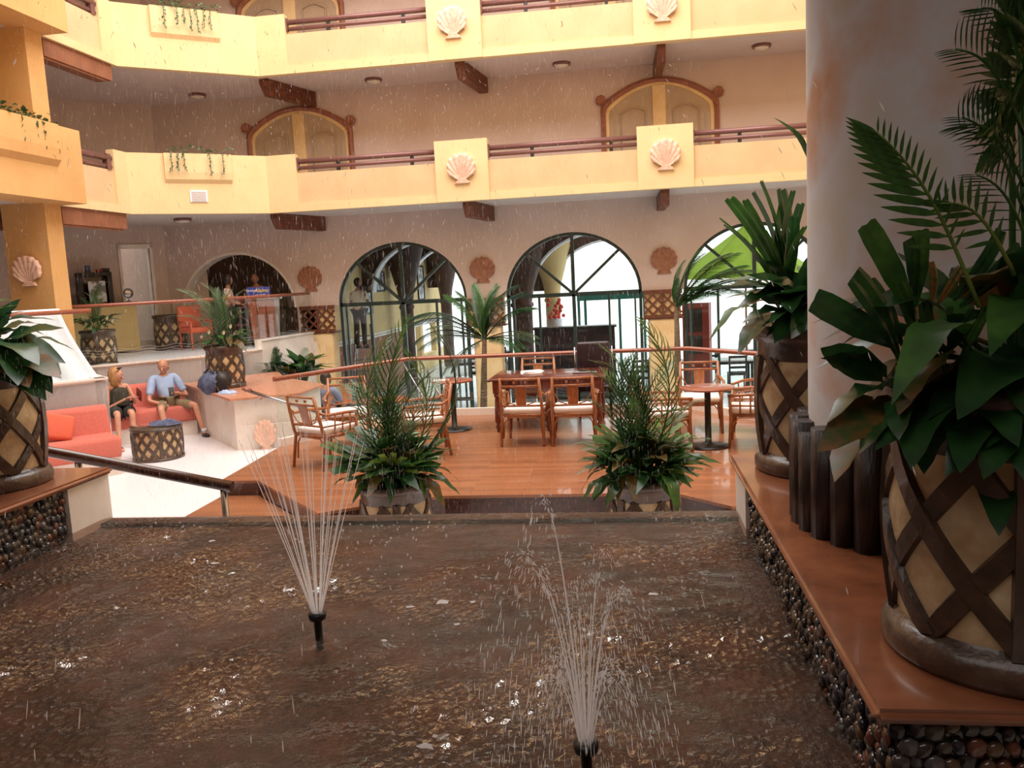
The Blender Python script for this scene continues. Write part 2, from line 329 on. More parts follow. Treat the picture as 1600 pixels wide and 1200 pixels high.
# shell relief standing at the foot of the planter wall is built below
# arch wall -------------------------------------------------------
ARX = [-9.24, -5.2, -1.18, 2.85, 6.88]; AW, AH, ASP = 1.55, 1.40, 2.67
def arch_pts(cx, w_=AW, h=AH, n=28): return [(cx+w_*math.cos(PI*(1-k/n)), ASP+h*math.sin(PI*(1-k/n))) for k in range(n+1)]
def wall_with_arches(y0, y1, z0, z1, xs, x0, x1, ma, name):
    mb = MB(); yy = (y0, y1); cur = x0
    for cx in xs:
        ap = arch_pts(cx); l, r = cx-AW, cx+AW
        mb.box(cur, l, y0, y1, z0, z1)
        n = len(ap); v = []
        for (px, pz) in ap: v += [(px, y0, pz), (px, y1, pz), (px, y0, z1), (px, y1, z1)]
        f = []
        for i in range(n-1):
            a, b = 4*i, 4*i+4
            f += [(a, b, b+2, a+2), (a+1, a+3, b+3, b+1), (a, a+1, b+1, b), (a+2, b+2, b+3, a+3)]
        mb.add(v, f); cur = r
    mb.box(cur, x1, y0, y1, z0, z1); return struct(mb, name, ma)
wall_with_arches(WY, WY+.32, ASP, 4.75, ARX[1:], -7.28, 12, 'stucco', 'wall_back')
mb = MB(); ap = [(x, z) for x, z in arch_pts(-9.24, 1.46, 1.38)]; n = len(ap); v = []
for px, pz in ap: v += [(px, WY, pz), (px, WY+.32, pz), (px, WY, 4.75), (px, WY+.32, 4.75)]
f = []
for i in range(n-1):
    a, b = 4*i, 4*i+4; f += [(a, b, b+2, a+2), (a+1, a+3, b+3, b+1), (a, a+1, b+1, b)]
mb.add(v, f); mb.box(-7.78, -7.28, WY, WY+.32, 0, 4.75); mb.box(-12.2, -10.70, WY, WY+.32, 1.8, 4.75)
struct(mb, 'wall_back', 'stucco')
# pale soffit strip on the lobby arch
mb = MB(); ap = arch_pts(-9.24, 1.46, 1.38); api = arch_pts(-9.24, 1.40, 1.32)
v = []
for (a, b) in zip(ap, api): v += [(a[0], WY-.01, a[1]), (b[0], WY-.01, b[1]), (b[0], WY+.34, b[1]), (a[0], WY+.34, a[1])]
f = []
for i in range(len(ap)-1):
    k = 4*i; f += [(k, k+1, k+5, k+4), (k+1, k+2, k+6, k+5), (k+2, k+3, k+7, k+6)]
struct(mb.add(v, f), 'trim_1', 'marble')
struct(MB().box(-12.2, 12, WY, WY+.32, 4.75, 13.6), 'wall_back', 'stucco')
# diagonal wall at the left (n = 21.5) with door gap
def D(t, n=21.5): return nt(n, t)[:2]
mb = MB().seg(D(-6), D(4.93), .3, 1.8, 13.6).seg(D(5.58), D(6.9), .3, 1.8, 13.6).seg(D(4.93), D(5.58), .3, 4.27, 13.6)
struct(mb, 'wall_left', 'stucco')
# right wall, near walls, back wall, roof
struct(MB().box(7.2, 7.5, -4, WY+.3, 0, 13.6), 'wall_right', 'yellow')
struct(MB().box(-20, 7.5, -4.3, -4, 0, 13.6), 'wall_front', 'stucco')
struct(MB().box(-20, 7.5, -4, 4.3, 4.85, 5.1), 'ceiling', 'ceilw')
struct(MB().box(-20, 7.5, 4.2, 4.4, 4.85, 13.6), 'wall_front', 'yellow')
struct(MB().box(-20.3, -20, -4, 12, 0, 13.6), 'wall_left', 'stucco')
struct(MB().box(-20, 7.5, 4.2, 30, 13.6, 13.8), 'ceiling', 'ceilw')
struct(MB().box(-20, -3.7, -4, 5.48, -.2, 1.4).box(.7, 7.4, -4, 5.48, -.2, 1.4).box(-3.7, .7, -4, -.6, -.2, 1.5), 'floor', 'marble')
# ---------------------------------------------------------------- balconies
PATH = [(9, BY), (-7.45, BY), (-9.6, 15.85), (-9.6, 4.3)]
def level(z0, last=False):
    slab = [(9, BY+.04), (-7.44, BY+.04), (-9.64, 15.87), (-9.64, 4.45), (-19, 4.45), (-19, 9), D(0)+Vector((0, 0)) if False else D(0), D(6.75), (9, WY+.05)]
    struct(MB().prism(slab, z0, z0+.12), 'ceiling', 'ceilw')
    mb = MB().box(-6.8, 9, BY, BY+.16, z0-.02, z0+.13); struct(mb, 'trim_2', 'yellow')      # bottom band
    struct(MB().box(-6.8, 9, BY+.05, BY+.15, z0+.13, z0+.78), 'wall_balcony', 'peach')        # recessed panel
    # bright end block, diagonal and corner return
    p = [(-6.8, BY), (-7.45, BY), (-9.6, 15.85), (-9.6, 15.42)]
    d = Vector((-9.6+7.45, 15.85-BY)).normalized(); nn = Vector((d.y, -d.x))
    inner = [(-9.75, 15.42), (-9.75, 15.92), (-7.5, 17.66), (-6.8, 17.66)]
    struct(MB().prism(p+inner, z0-.02, z0+1.17), 'wall_balcony', 'yellow')
    struct(MB().box(-9.75, -9.6, 13.7, 15.42, z0-.02, z0+.13), 'trim_3', 'yellow')
    struct(MB().box(-9.72, -9.65, 13.7, 15.42, z0+.13, z0+.78), 'wall_balcony', 'peach')
    # brown beam under left part
    struct(MB().box(-10.0, -9.66, 13.8, 15.75, z0-.32, z0-.021).box(-9.75, -9.69, 13.8, 15.6, z0-.36, z0-.32), 'trim_4', 'brownbeam')
    # planter box at the left (ochre)
    struct(MB().prism([(-9.12, 4.3), (-9.12, 13.72), (-9.8, 13.72), (-9.8, 4.3)], z0-.02, z0+1.20), 'wall_balcony', 'ochre')
    # rounded trough bulge below the vines on the box face
    v = []; prof = [(0, 1.19), (.09, 1.19), (.10, .80), (.085, .62), (.0, .52)]
    for y in (9.5, 13.05):
        for (dx, z) in prof: v.append((-9.12+dx, y, z0+z))
    struct(MB().add(v, [(i, i+1, i+6, i+5) for i in range(4)]+[(0, 1, 2, 3, 4)[::-1], (5, 6, 7, 8, 9)]), 'trim_5', 'ochre')
    # trough bulge on the diagonal
    a = Vector((-7.45, BY)); b = Vector((-9.6, 15.85)); nn = Vector((-(b-a).y, (b-a).x)).normalized()
    v = []; prof = [(0, 1.172), (.07, 1.172), (.075, .80), (.06, .66), (.0, .58)]
    for f_ in (.27, .75):
        q = a+(b-a)*f_
        for (dx, z) in prof: v.append((q.x+nn.x*dx, q.y+nn.y*dx, z0+z))
    struct(MB().add(v, [(i, i+5, i+6, i+1) for i in range(4)]+[(0, 1, 2, 3, 4), (9, 8, 7, 6, 5)]), 'trim_5', 'yellow')
    for x in (-3.25, .87, 4.99):
        struct(MB().box(x-.55, x+.55, BY-.03, BY+.2, z0-.021, z0+1.21), 'wall_post', 'yellow')
    # rails
    spans = [(-6.8, -3.8), (-2.7, .32), (1.42, 4.44)]
    for i, (x0, x1) in enumerate(spans):
        r = empty('balcony_rail', (x0, BY+.1, z0+.9), 0, '%s balcony handrail, brown double pipe %s' % (['lower', 'upper', 'unseen added topmost'][LV], ['left of the left shell post', 'between the two shell posts', 'right of the right shell post'][i]), 'handrail')
        for k, (zz, rd) in enumerate(((.12, .052), (-.015, .04))):
            MB().tube([(0, 0, zz), (x1-x0, 0, zz)], rd, 10).build('rail_pipe', 'rail', r)
        MB().box(-.005, .03, -.05, .05, -.06, .2).build('end_bracket', 'rail', r)
        for xx in ((x1-x0)*.3, (x1-x0)*.83): MB().box(xx-.035, xx+.035, -.02, .03, -.12, .1).build('rail_post', 'black', r)
    r = empty('balcony_rail', (-9.68, 13.75, z0+.9), 0, '%s balcony handrail, short brown double pipe beside the ochre box' % ['lower', 'upper', 'unseen added topmost'][LV], 'handrail')
    for zz, rd in ((.1, .06), (-.06, .045)): MB().tube([(0, 0, zz), (0, 1.66, zz)], rd, 10).build('rail_pipe', 'rail', r)
    MB().box(-.05, .05, 1.5, 1.62, -.12, .17).build('end_bracket', 'rail', r)
LEV = [4.75, 7.57, 10.39]  # topmost storey is out of view, added to block light
for LV, z0 in enumerate(LEV): level(z0)
# wooden corbels under the slabs
for LV, z0 in enumerate(LEV[:2]):
    for j, (a, b, wd) in enumerate((((-3.22, 17.72), (-3.0, 19.38), .2), ((.86, 17.72), (.83, 19.38), .17), ((-7.5, 17.8), (-7.0, 19.38), .2), ((4.9, 17.72), (4.9, 19.38), .2))):
        a = Vector(a); b = Vector(b); d = (b-a); L = d.length; d.normalize(); s_ = Vector((-d.y, d.x))*wd/2
        prof = [(0, 0), (0, -.1), (.14, -.33), (L, -.33), (L, 0)]
        v = [];
        for sg in (-1, 1):
            for (u, z) in prof: q = a+d*u+s_*sg; v.append((q.x, q.y, z0+z))
        o = MB().add(v, [(0, 1, 2, 3, 4), (9, 8, 7, 6, 5)]+[(i, 5+i, 5+(i+1) % 5, (i+1) % 5) for i in range(5)]).build('corbel', 'corbel')
        tag(o, 'dark wooden corbel %s the %s balcony, %s' % ('under', ['lower', 'upper'][LV], ['below the left shell post', 'below the right shell post', 'at the angled bend on the left', 'behind the big column'][j]), 'corbel', 'wooden corbels under the balconies')
# ceiling lights under slabs
def ceiling_light(loc, label):
    t = empty('ceiling_light', loc, 0, label, 'light', 'round ceiling lights')
    MB().lathe([(0, 0), (.19, 0), (.19, -.05), (.165, -.06), (.16, -.05)], 20).build('ring', 'rail', t)
    MB().lathe([(.16, -.045), (.12, -.085), (0, -.1)], 20).build('diffuser', 'lampw', t)
for x, y, z, l in ((-5.31, 18.62, 7.57, 'round ceiling light between the left and middle corbels upstairs'), (-1.19, 18.61, 7.57, 'round ceiling light between the two shell posts upstairs'), (2.91, 18.52, 7.57, 'round ceiling light nearest the big column upstairs'), (-9.43, 18.66, 7.57, 'faint round ceiling light at far left upstairs behind the falling water'), (-9.5, 17.6, 4.75, 'round ceiling light under the angled lower balcony')):
    ceiling_light((x, y, z-.001), l)
# vent on the diagonal balcony
a = Vector((-7.45, BY)); b = Vector((-9.6, 15.85)); q = a+(b-a)*.525; ang = math.atan2(-(b-a).y, -(b-a).x)
t = empty('air_vent', (q.x, q.y, 5.07), ang, 'small square white air vent on the angled lower balcony', 'vent')
MB().box(-.17, .17, -.022, -.002, -.11, .13).build('frame', 'white', t)
for k in range(6): MB().box(-.14, .14, -.034, -.022, -.09+k*.035, -.075+k*.035).build('slat', 'photo' if False else 'ceilw', t)
# ---------------------------------------------------------------- scallop shells
def shell_mesh(R_=.56, ribs=9, depth=.07):
    mb = MB(); nA = ribs*6; nR = 7; v = []; A = R(62)
    for i in range(nR+1):
        f_ = i/nR
        for k in range(nA+1):
            u = k/nA*2-1; a = u*A; rib = abs(math.cos((k/nA)*ribs*PI+PI/2))
            rad = R_*f_*(1-.48*abs(u)**2.2)*(1+.055*(rib-.5)*f_)
            x = math.sin(a)*rad; z = math.cos(a)*rad*1.05-R_*.5
            y = -(depth*(math.sin(f_*PI*.62)+.2)+.022*rib*f_+.012*(1 if i % 3 == 1 else 0))
            v.append((x, y, z))
    m_ = nA+1; f = [(i*m_+k, i*m_+k+1, (i+1)*m_+k+1, (i+1)*m_+k) for i in range(nR) for k in range(nA)]
    base = len(v)
    for k in range(m_): x, y, z = v[nR*m_+k]; v.append((x, 0, z))
    f += [(nR*m_+k, nR*m_+k+1, base+k+1, base+k) for k in range(nA)]
    return mb.add(v, f, True)
def shell(loc, s, ma, label, grp, rz=0):
    t = empty('shell_ornament', loc, rz, label, 'ornament', grp)
    MB().add(shell_mesh().v, shell_mesh().f, True).xf(Matrix.Scale(s, 4)).build('shell_fan', ma, t)
    MB().add([(-.17*s, 0, -.30*s), (.17*s, 0, -.30*s), (.12*s, 0, -.20*s), (-.12*s, 0, -.20*s), (-.17*s, -.06*s, -.31*s), (.17*s, -.06*s, -.31*s), (.06*s, -.07*s, -.22*s), (-.06*s, -.07*s, -.22*s)],
             [(4, 5, 6, 7), (0, 4, 7, 3), (5, 1, 2, 6), (0, 1, 5, 4), (7, 6, 2, 3)]).build('hinge', ma, t)
    return t
for (x, z, l) in ((-3.25, 5.38, 'pale pink scallop shell relief on the lower balcony, left post'), (.87, 5.38, 'pale pink scallop shell relief on the lower balcony, right post'), (-3.27, 8.24, 'pale pink scallop shell relief on the upper balcony, left post'), (.88, 8.20, 'pale pink scallop shell relief on the upper balcony, right post, cut by the photo top')):
    shell((x, BY-.03, z), .96, 'shell', l, 'pink shells on the balcony posts')
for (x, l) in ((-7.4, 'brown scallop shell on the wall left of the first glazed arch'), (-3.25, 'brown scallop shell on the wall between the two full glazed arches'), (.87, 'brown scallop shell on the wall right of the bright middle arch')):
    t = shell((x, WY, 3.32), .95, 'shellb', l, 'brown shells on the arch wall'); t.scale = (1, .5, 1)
t = shell((-9.95, 13.17, 3.62), .8, 'shell', 'coral coloured shell ornament on the ochre column', 'shells')
# half shell relief at the foot of the planter block
# ---------------------------------------------------------------- ochre column at left
o = struct(MB().box(-10.35, -9.55, 13.2, 13.62, 1.8, 13.5), 'column_left', 'ochre')
struct(MB().box(-19, -10.36, 13.25, 13.55, 4.35, 4.74), 'trim_4', 'corbel')
# ---------------------------------------------------------------- arch-wall pillars with lattice bands
for i, x in enumerate((-7.28, -3.22, .82, 4.86)):
    p = struct(MB().rbox(x-.33, x+.33, WY-.02, WY+.45, 0, 2.06, .06).box(x-.40, x+.40, WY-.0, WY+.42, 2.06, 2.67), 'pillar', 'pillar')
    MB().box(x-.43, x+.43, WY-.07, WY+.0, 2.59, 2.68).build('lattice_rail', 'corbel', p)
    MB().box(x-.43, x+.43, WY-.07, WY+.0, 2.05, 2.12).build('lattice_rail', 'corbel', p)
    MB().box(x-.45, x+.45, WY-.05, WY+.42, 2.02, 2.05).build('lattice_sill', 'corbel', p)
    for k in range(-3, 4):
        for sg in (-1, 1):
            # diagonal slat clipped to band
            pts = []
            z0_, z1_ = 2.12, 2.59; xa = x+k*.22-sg*.235; xb = x+k*.22+sg*.235
            za, zb = z0_, z1_
            def clip(xa, za, xb, zb):
                lo_, hi_ = x-.42, x+.42
                if max(xa, xb) < lo_ or min(xa, xb) > hi_: return None
                for _ in range(2):
                    if xa < lo_: za += (lo_-xa)/(xb-xa)*(zb-za); xa = lo_
                    if xa > hi_: za += (hi_-xa)/(xb-xa)*(zb-za); xa = hi_
                    xa, za, xb, zb = xb, zb, xa, za
                return xa, za, xb, zb
            c_ = clip(xa, za, xb, zb)
            if not c_ or abs(c_[0]-c_[2]) < .05: continue
            a_ = Vector((c_[0], 0, c_[1])); b_ = Vector((c_[2], 0, c_[3])); d_ = (b_-a_).normalized(); n_ = Vector((-d_.z, 0, d_.x))*.02
            y0_ = WY-.055 if sg > 0 else WY-.04
            v = [(p_.x, yy, p_.z) for yy in (y0_, WY) for p_ in (a_-n_, b_-n_, b_+n_, a_+n_)]
            MB().add(v, [(0, 1, 2, 3), (4, 7, 6, 5), (0, 4, 5, 1), (1, 5, 6, 2), (2, 6, 7, 3), (3, 7, 4, 0)]).build('lattice_slat', 'corbel', p)
    MB().box(x-.02, x+.02, WY-.06, WY, 2.12, 2.59).build('lattice_slat', 'corbel', p)
# ---------------------------------------------------------------- glazed arches
def window(i, cx, name):
    yy = WY+.12; t = empty(name, (cx, yy, 0)); t['kind'] = 'structure'
    mb = MB(); outer = [(-AW, 0)]+[(a-cx, b) for a, b in arch_pts(cx, AW, AH)]+[(AW, 0)]
    inner = [(-AW+.07, 0)]+[(a-cx, b) for a, b in arch_pts(cx, AW-.07, AH-.07)]+[(AW-.07, 0)]
    v = []
    for p, q in zip(outer, inner): v += [(p[0], -.05, p[1]), (q[0], -.05, q[1]), (q[0], .05, q[1]), (p[0], .05, p[1])]
    f = []
    for k in range(len(outer)-1): a = 4*k; f += [(a, a+1, a+5, a+4), (a+1, a+2, a+6, a+5), (a+2, a+3, a+7, a+6)]
    mb.add(v, f).build('arch_frame', 'green', t)
    MB().box(-AW+.03, AW-.03, -.05, .05, ASP-.05, ASP+.04).build('transom', 'green', t)
    MB().box(-.04, .04, -.04, .04, ASP, ASP+AH-.03).build('mullion', 'green', t)
    MB().box(-.04, .04, -.05, .05, 0, ASP).build('mullion', 'green', t)
    for sg in (-1, 1):
        a_ = Vector((0, 0, ASP)); b_ = Vector((sg*AW*.70, 0, ASP+AH*.70)); d_ = (b_-a_).normalized(); n_ = Vector((-d_.z, 0, d_.x))*.032
        v = [(p_.x, y_, p_.z) for y_ in (-.04, .04) for p_ in (a_-n_, b_-n_, b_+n_, a_+n_)]
        MB().add(v, [(0, 1, 2, 3), (4, 7, 6, 5), (0, 4, 5, 1), (1, 5, 6, 2), (2, 6, 7, 3), (3, 7, 4, 0)]).build('glazing_bar', 'green', t)
        MB().box(sg*.80-.025, sg*.80+.025, -.04, .04, 0, ASP).build('mullion', 'green', t)
        MB().box(sg*(AW-.16)-.02, sg*(AW-.16)+.02, -.04, .04, 0, ASP-.05).build('mullion', 'green', t)
    MB().box(-AW+.05, AW-.05, -.03, .03, .28, .36).build('bottom_rail', 'green', t)
    # panes
    for x0, x1 in ((-AW+.08, -.80), (-.80, -.04), (.04, .80), (.80, AW-.08)):
        MB().box(x0+.03, x1-.03, -.004, .004, .36, ASP-.05).build('pane', 'glass', t)
    for a0, a1 in ((0, 45), (45, 90), (90, 135), (135, 180)):
        pts = [(0, ASP+.03)]+[(math.cos(R(a0+(a1-a0)*k/6))*(AW-.08), ASP+.02+math.sin(R(a0+(a1-a0)*k/6))*(AH-.09)) for k in range(7)]
        v = [(p[0], y_, p[1]) for y_ in (-.004, .004) for p in pts]; n_ = len(pts)
        MB().add(v, [tuple(range(n_)), tuple(range(n_, 2*n_))[::-1]]+[(k, n_+k, n_+(k+1) % n_, (k+1) % n_) for k in range(n_)]).build('pane', 'glass', t)
for i, cx in enumerate(ARX[1:4]): window(i, cx, 'window_%d' % (i+1))
# ---------------------------------------------------------------- arched double doors upstairs
def arch_door(cx, z0, name):
    t = empty(name, (cx, WY, z0)); t['kind'] = 'structure'
    def prof(w_, zs, zt, n=18):
        pts = [(-w_, 0), (-w_, zs-.18), (-w_+.03, zs-.07), (-w_+.12, zs+.02)]
        a = -w_+.12
        for k in range(1, n): u = a+(2*-a)*k/n; pts.append((u, zs+.02+(zt-zs-.02)*(1-(u/a)**2)))
        return pts+[(w_-.12, zs+.02), (w_-.03, zs-.07), (w_, zs-.18), (w_, 0)]
    o_ = prof(1.28, 1.98, 2.42); i_ = prof(1.17, 1.90, 2.31); j_ = prof(1.10, 1.85, 2.26)
    v = []
    for p, q in zip(o_, i_): v += [(p[0], 0, p[1]), (p[0], -.07, p[1]), ((p[0]+q[0])/2, -.11, (p[1]+q[1])/2), (q[0], -.07, q[1]), (q[0], 0, q[1])]
    f = []
    for k in range(len(o_)-1):
        for u in range(4): a = 5*k+u; f.append((a, a+1, a+6, a+5))
    MB().add(v, f).build('door_surround', 'doorarch', t)
    v = []
    for p, q in zip(i_, j_): v += [(p[0], -.03, p[1]), (q[0], -.03, q[1]), (q[0], 0, q[1])]
    f = []
    for k in range(len(i_)-1):
        for u in range(2): a = 3*k+u; f.append((a, a+1, a+4, a+3))
    MB().add(v, f).build('inner_trim', 'pillar', t)
    n_ = len(j_); MB().add([(p[0], -.012, p[1]) for p in j_], [tuple(range(n_))]).build('door_leaf', 'doorbeige', t)
    MB().box(-.14, .14, -.045, -.012, 0, 2.25).build('door_pilaster', 'pillar', t)
    for sg in (-1, 1):
        pts = [(sg*.3, -.03, .2), (sg*.3, -.03, 1.72)]+[(sg*(.3+.55*k/8), -.03, 1.72+.1*math.sin(k/8*PI)-.03*k/8) for k in range(1, 9)]+[(sg*.85, -.03, .2)]
        MB().tube(pts, .018, 5).build('door_moulding', 'doorbeige', t)
        MB().box(sg*.98-.01, sg*.98+.01, -.03, -.012, 0, 1.6).build('door_moulding', 'doorbeige', t)
        fin = MB().add(shell_mesh(.21, 5, .04).v, shell_mesh(.21, 5, .04).f, True).xf(Matrix.Translation((sg*1.26, -.04, 2.0))@Matrix.Rotation(sg*R(40), 4, 'Y')).build('shell_finial', 'doorarch', t)
        fin.location = (0, 0, 0)
for i, (cx, z0) in enumerate(((.86, 4.87), (-7.38, 4.87), (-7.38, 7.69), (.2, 7.45), (-3.3, 7.9))[:3]): arch_door(cx, z0, 'door_%d' % (i+2))
arch_door(-.15, 7.69, 'door_5')
# ---------------------------------------------------------------- glass door in diagonal wall
t = empty('door_1', (*D(5.255), 0), R(45)); t['kind'] = 'structure'
W2 = .325
MB().box(-W2-.06, -W2, -.04, .1, 1.88, 4.33).build('door_frame', 'marble', t); MB().box(W2, W2+.06, -.04, .1, 1.88, 4.33).build('door_frame', 'marble', t)
MB().box(-W2-.06, W2+.06, -.04, .1, 4.24, 4.34).build('door_frame', 'marble', t); MB().box(-W2, W2, .0, .05, 1.88, 2.06).build('kick_plate', 'marble', t)
MB().box(-W2, W2, .02, .03, 2.06, 4.24).build('pane', 'glass', t)
MB().box(-1, 1.6, .9, 1.0, 1.8, 4.6).build('inner_wall', 'ochre', t)
# ================================================================ LOBBY BEYOND FIRST ARCH and RESTAURANT
struct(MB().box(-13.5, -9.6, 24.4, 24.6, 1.8, 4.8).box(-9.6, -7.2, 24.4, 24.6, 3.3, 4.8), 'wall_lobby', 'lobbydark')
struct(MB().box(-13.5, -7.6, WY+.33, 24.6, 4.6, 4.8), 'ceiling', 'darkbrown')
struct(MB().box(-13.6, -13.4, WY+.33, 24.6, 1.8, 4.8), 'wall_lobby', 'lobbydark')
struct(MB().box(-7.5, -3.4, WY+.33, 34, 4.4, 4.75).box(-3.4, 1.4, WY+.33, 21.2, 4.4, 4.75), 'ceiling', 'darkbrown')
struct(MB().box(-40, 40, 27, 70, -.25, -.05), 'floor_terrace', 'outside')
struct(MB().box(-40, 40, 70, 70.4, -.2, 9), 'wall_terrace', 'outside')
# ================================================================ PLATFORM
deck = [(-4.75, 9.06), (-4.28, 9.06), (-3.0, 7.66), (-2.7, 8.25), (.42, 8.25), (.9, 7.72), (3.5, 7.72), (3.5, 12), (2.0, 12.0), (.95, 13.45), (-3.52, 13.45), (-4.85, 11.02)]
deck = [(-4.75, 9.06), (-4.28, 9.06), (-3.03, 7.66), (-2.5, 8.0), (-1.9, 8.25), (.40, 8.25), (.9, 7.72), (4.5, 7.72), (4.5, 12.0), (1.95, 12.0), (.98, 13.45), (-3.52, 13.45), (-4.85, 11.02)]
struct(MB().prism(deck, .2, PLZ-.03), 'floor_deck', 'darkwood')
o = struct(MB().prism(deck, PLZ-.03, PLZ), 'floor_deck', 'deck')
struct(MB().prism([(-4.72, 9.05), (-4.28, 9.05), (-3.05, 7.67), (-3.35, 7.25), (-4.72, 8.2)], .4, PLZ-.17), 'floor_step', 'deck')
# curb + balustrade
def balustrade(pts, zb, zr, label, rr_=.035, ma='redwood', etched=True, posts=False, gap=.0):
    t = empty('glass_balustrade', (pts[0][0], pts[0][1], zb), 0, label, 'balustrade'); o0 = Vector((pts[0][0], pts[0][1], 0))
    P = [Vector((p[0], p[1], 0))-o0 for p in pts]
    MB().tube([p+Vector((0, 0, zr-zb)) for p in P], rr_, 10).build('handrail', ma, t)
    for i in range(len(P)-1):
        L = (P[i+1]-P[i]).length; n = max(1, round(L/1.25)); d = (P[i+1]-P[i])/n; g = d.normalized()*.006
        for k in range(n):
            a, b = P[i]+d*k+g, P[i]+d*(k+1)-g
            MB().seg(a, b, .012, .0, zr-zb-rr_*.6, off=-.006).build('glass_panel', 'glass', t)
            if etched:
                for zz in (.16, .21, .26):
                    pts2 = []
                    for s_ in range(0, 17):
                        q = a.lerp(b, s_/16); pts2.append((q.x, q.y, zz+.018*math.sin(s_/16*4*PI)))
                    mb = MB(); nrm = Vector((-(b-a).y, (b-a).x, 0)).normalized()*-.008
                    v = [];
                    for q in pts2: v += [(q[0]+nrm.x, q[1]+nrm.y, q[2]-.006), (q[0]+nrm.x, q[1]+nrm.y, q[2]+.006)]
                    mb.add(v, [(2*s_, 2*s_+2, 2*s_+3, 2*s_+1) for s_ in range(16)]).build('etched_wave', 'frost', t)
    return t
bl = [(-4.85, 11.05), (-3.55, 13.38), (.93, 13.38), (1.95, 11.95), (4.4, 11.95)]
struct(MB().seg(bl[0], bl[1], .1, PLZ, PLZ+.11, off=-.05).seg(bl[1], bl[2], .1, PLZ, PLZ+.11, off=-.05).seg(bl[2], bl[3], .1, PLZ, PLZ+.11, off=-.05).seg(bl[3], bl[4], .1, PLZ, PLZ+.11, off=-.05), 'trim_6', 'marble')
balustrade(bl, PLZ+.11, 1.88, 'curved run of glass balustrade with red-brown handrail along the back of the wooden deck')
q1, q2 = nt(14.15, -1.5), nt(14.15, 2.74)
balustrade([q1, q2], 1.9, 2.93, 'glass balustrade with round red handrail in front of the white draped table', etched=False)
balustrade([nt(16.9, 1.9), nt(16.9, 5.1), (-7.70, 16.95), (-7.43, 19.3)], 1.9, 2.98, 'glass balustrade with long red handrail on the marble wall behind the seated couple')
# white floor side glass screen next to planter block
# wall mounted rail descending in front of the planter block
hA, hB = atZ(378, 603, 1.62), Vector((-4.55, 12.2, 1.35))
hA = Vector((-6.05, 12.62, 1.56)); hB = Vector((-4.75, 12.95, 1.02))
t = empty('wall_handrail', hA, 0, 'thin steel handrail sloping down to the deck beside the white planter wall', 'handrail')
MB().tube([(0, 0, 0), hB-hA], .026, 10).build('rail_pipe', 'chrome', t); MB().tube([(-.03, 0, .02), (.1, .03, -.03)], .034, 10).build('end_grip', 'redwood', t)
for k in (.15, .62):
    p = (hB-hA)*k; MB().tube([p, p+Vector((0, .06, -.1)), p+Vector((0, .13, -.1))], .01, 6).build('bracket', 'chrome', t)
struct(MB().seg((-6.28, 12.74), (-4.78, 13.2), .04, WFZ, .95), 'wall_low', 'marble')
# small shell relief at the foot of that wall
t = shell((-5.85, 12.82, .78), .8, 'shell', 'pink shell relief at the foot of the white planter wall', 'shells', R(17)); t.scale = (.7, .5, 1)
# ================================================================ POOL
struct(MB().box(-3.78, .75, -.7, 5.4, 1.1, 1.495), 'floor_pool', 'pool')
struct(MB().box(-3.75, .72, 5.36, 5.5, .2, 1.525), 'wall_pool', 'pool')
nx, ny = 230, 300; v = []; f = []
drops = [(random.uniform(-3.6, .6), random.uniform(-.4, 5.3), random.uniform(.02, .06), random.uniform(60, 110)) for _ in range(0)]
for j in range(ny+1):
    y = -.6+(5.47+.6)*j/ny
    for i in range(nx+1):
        x = -3.765+4.455*i/nx
        a = noise.noise(Vector((x*2.2, y*2.2, .3)))
        h = .006*noise.noise(Vector((x*7, y*9, 1)))+.012*max(0, .35+a*2)*noise.noise(Vector((x*17, y*20, 5)))+.013*max(0, .35+a*2.2)*noise.noise(Vector((x*34, y*38, 9)))
        for (jx, jy) in ((-1.41, 3.46), (-.19, 2.52)):
            r_ = math.hypot(x-jx, y-jy); h += .006*math.exp(-r_*1.3)*math.sin(r_*26)
        e = max(0, (y-5.38)/.09); v.append((x, y, WZ+h*(1-min(1, e))-.012*e))
for j in range(ny):
    for i in range(nx): k = j*(nx+1)+i; f.append((k, k+1, k+nx+2, k+nx+1))
o = tag(MB().add(v, f, True).build('pool_water', 'water'), 'rippled brown pool water in the foreground', 'water', kind='stuff')
mb = MB()
for (px, py, s_) in ((690, 940, .05), (640, 948, .03), (1020, 928, .03), (740, 760+180, .02), (330, 845, .03), (335, 880, .03), (690, 1150, .03), (665, 1165, .04), (600, 1000, .02), (715, 975, .018)):
    p = atZ(px, py, WZ+.008); n = 9; v = [(p.x+math.cos(2*PI*k/n)*s_*random.uniform(.4, 1.2), p.y+math.sin(2*PI*k/n)*s_*random.uniform(.3, .9), p.z) for k in range(n)]
    mb.add([(p.x, p.y, p.z)]+v, [(0, k+1, (k+1) % n+1) for k in range(n)])
tag(mb.build('foam_patch', 'jet'), 'small pale foam patches floating left of the right fountain jet', 'foam', kind='stuff')
mb = MB(); rnd = random.Random(8)  # splash drops whose pale colour also stands in for sparkle on the water
for _ in range(3200):
    x = rnd.uniform(-3.5, .5); y = rnd.uniform(1.2, 5.3)
    if noise.noise(Vector((x*1.5, y*1.5, 7))) < rnd.uniform(-.25, .35): continue
    r_ = rnd.uniform(.0018, .0042)*(.6+y*.16); mb.ball((x, y, WZ+.006), r_*rnd.uniform(.8, 1.6), r_, r_*rnd.uniform(.6, 2.2), 5, 3)
tag(mb.build('splash_beads', 'spray'), 'tiny pale splash beads giving the pool surface its sparkle', 'splashes', kind='stuff')
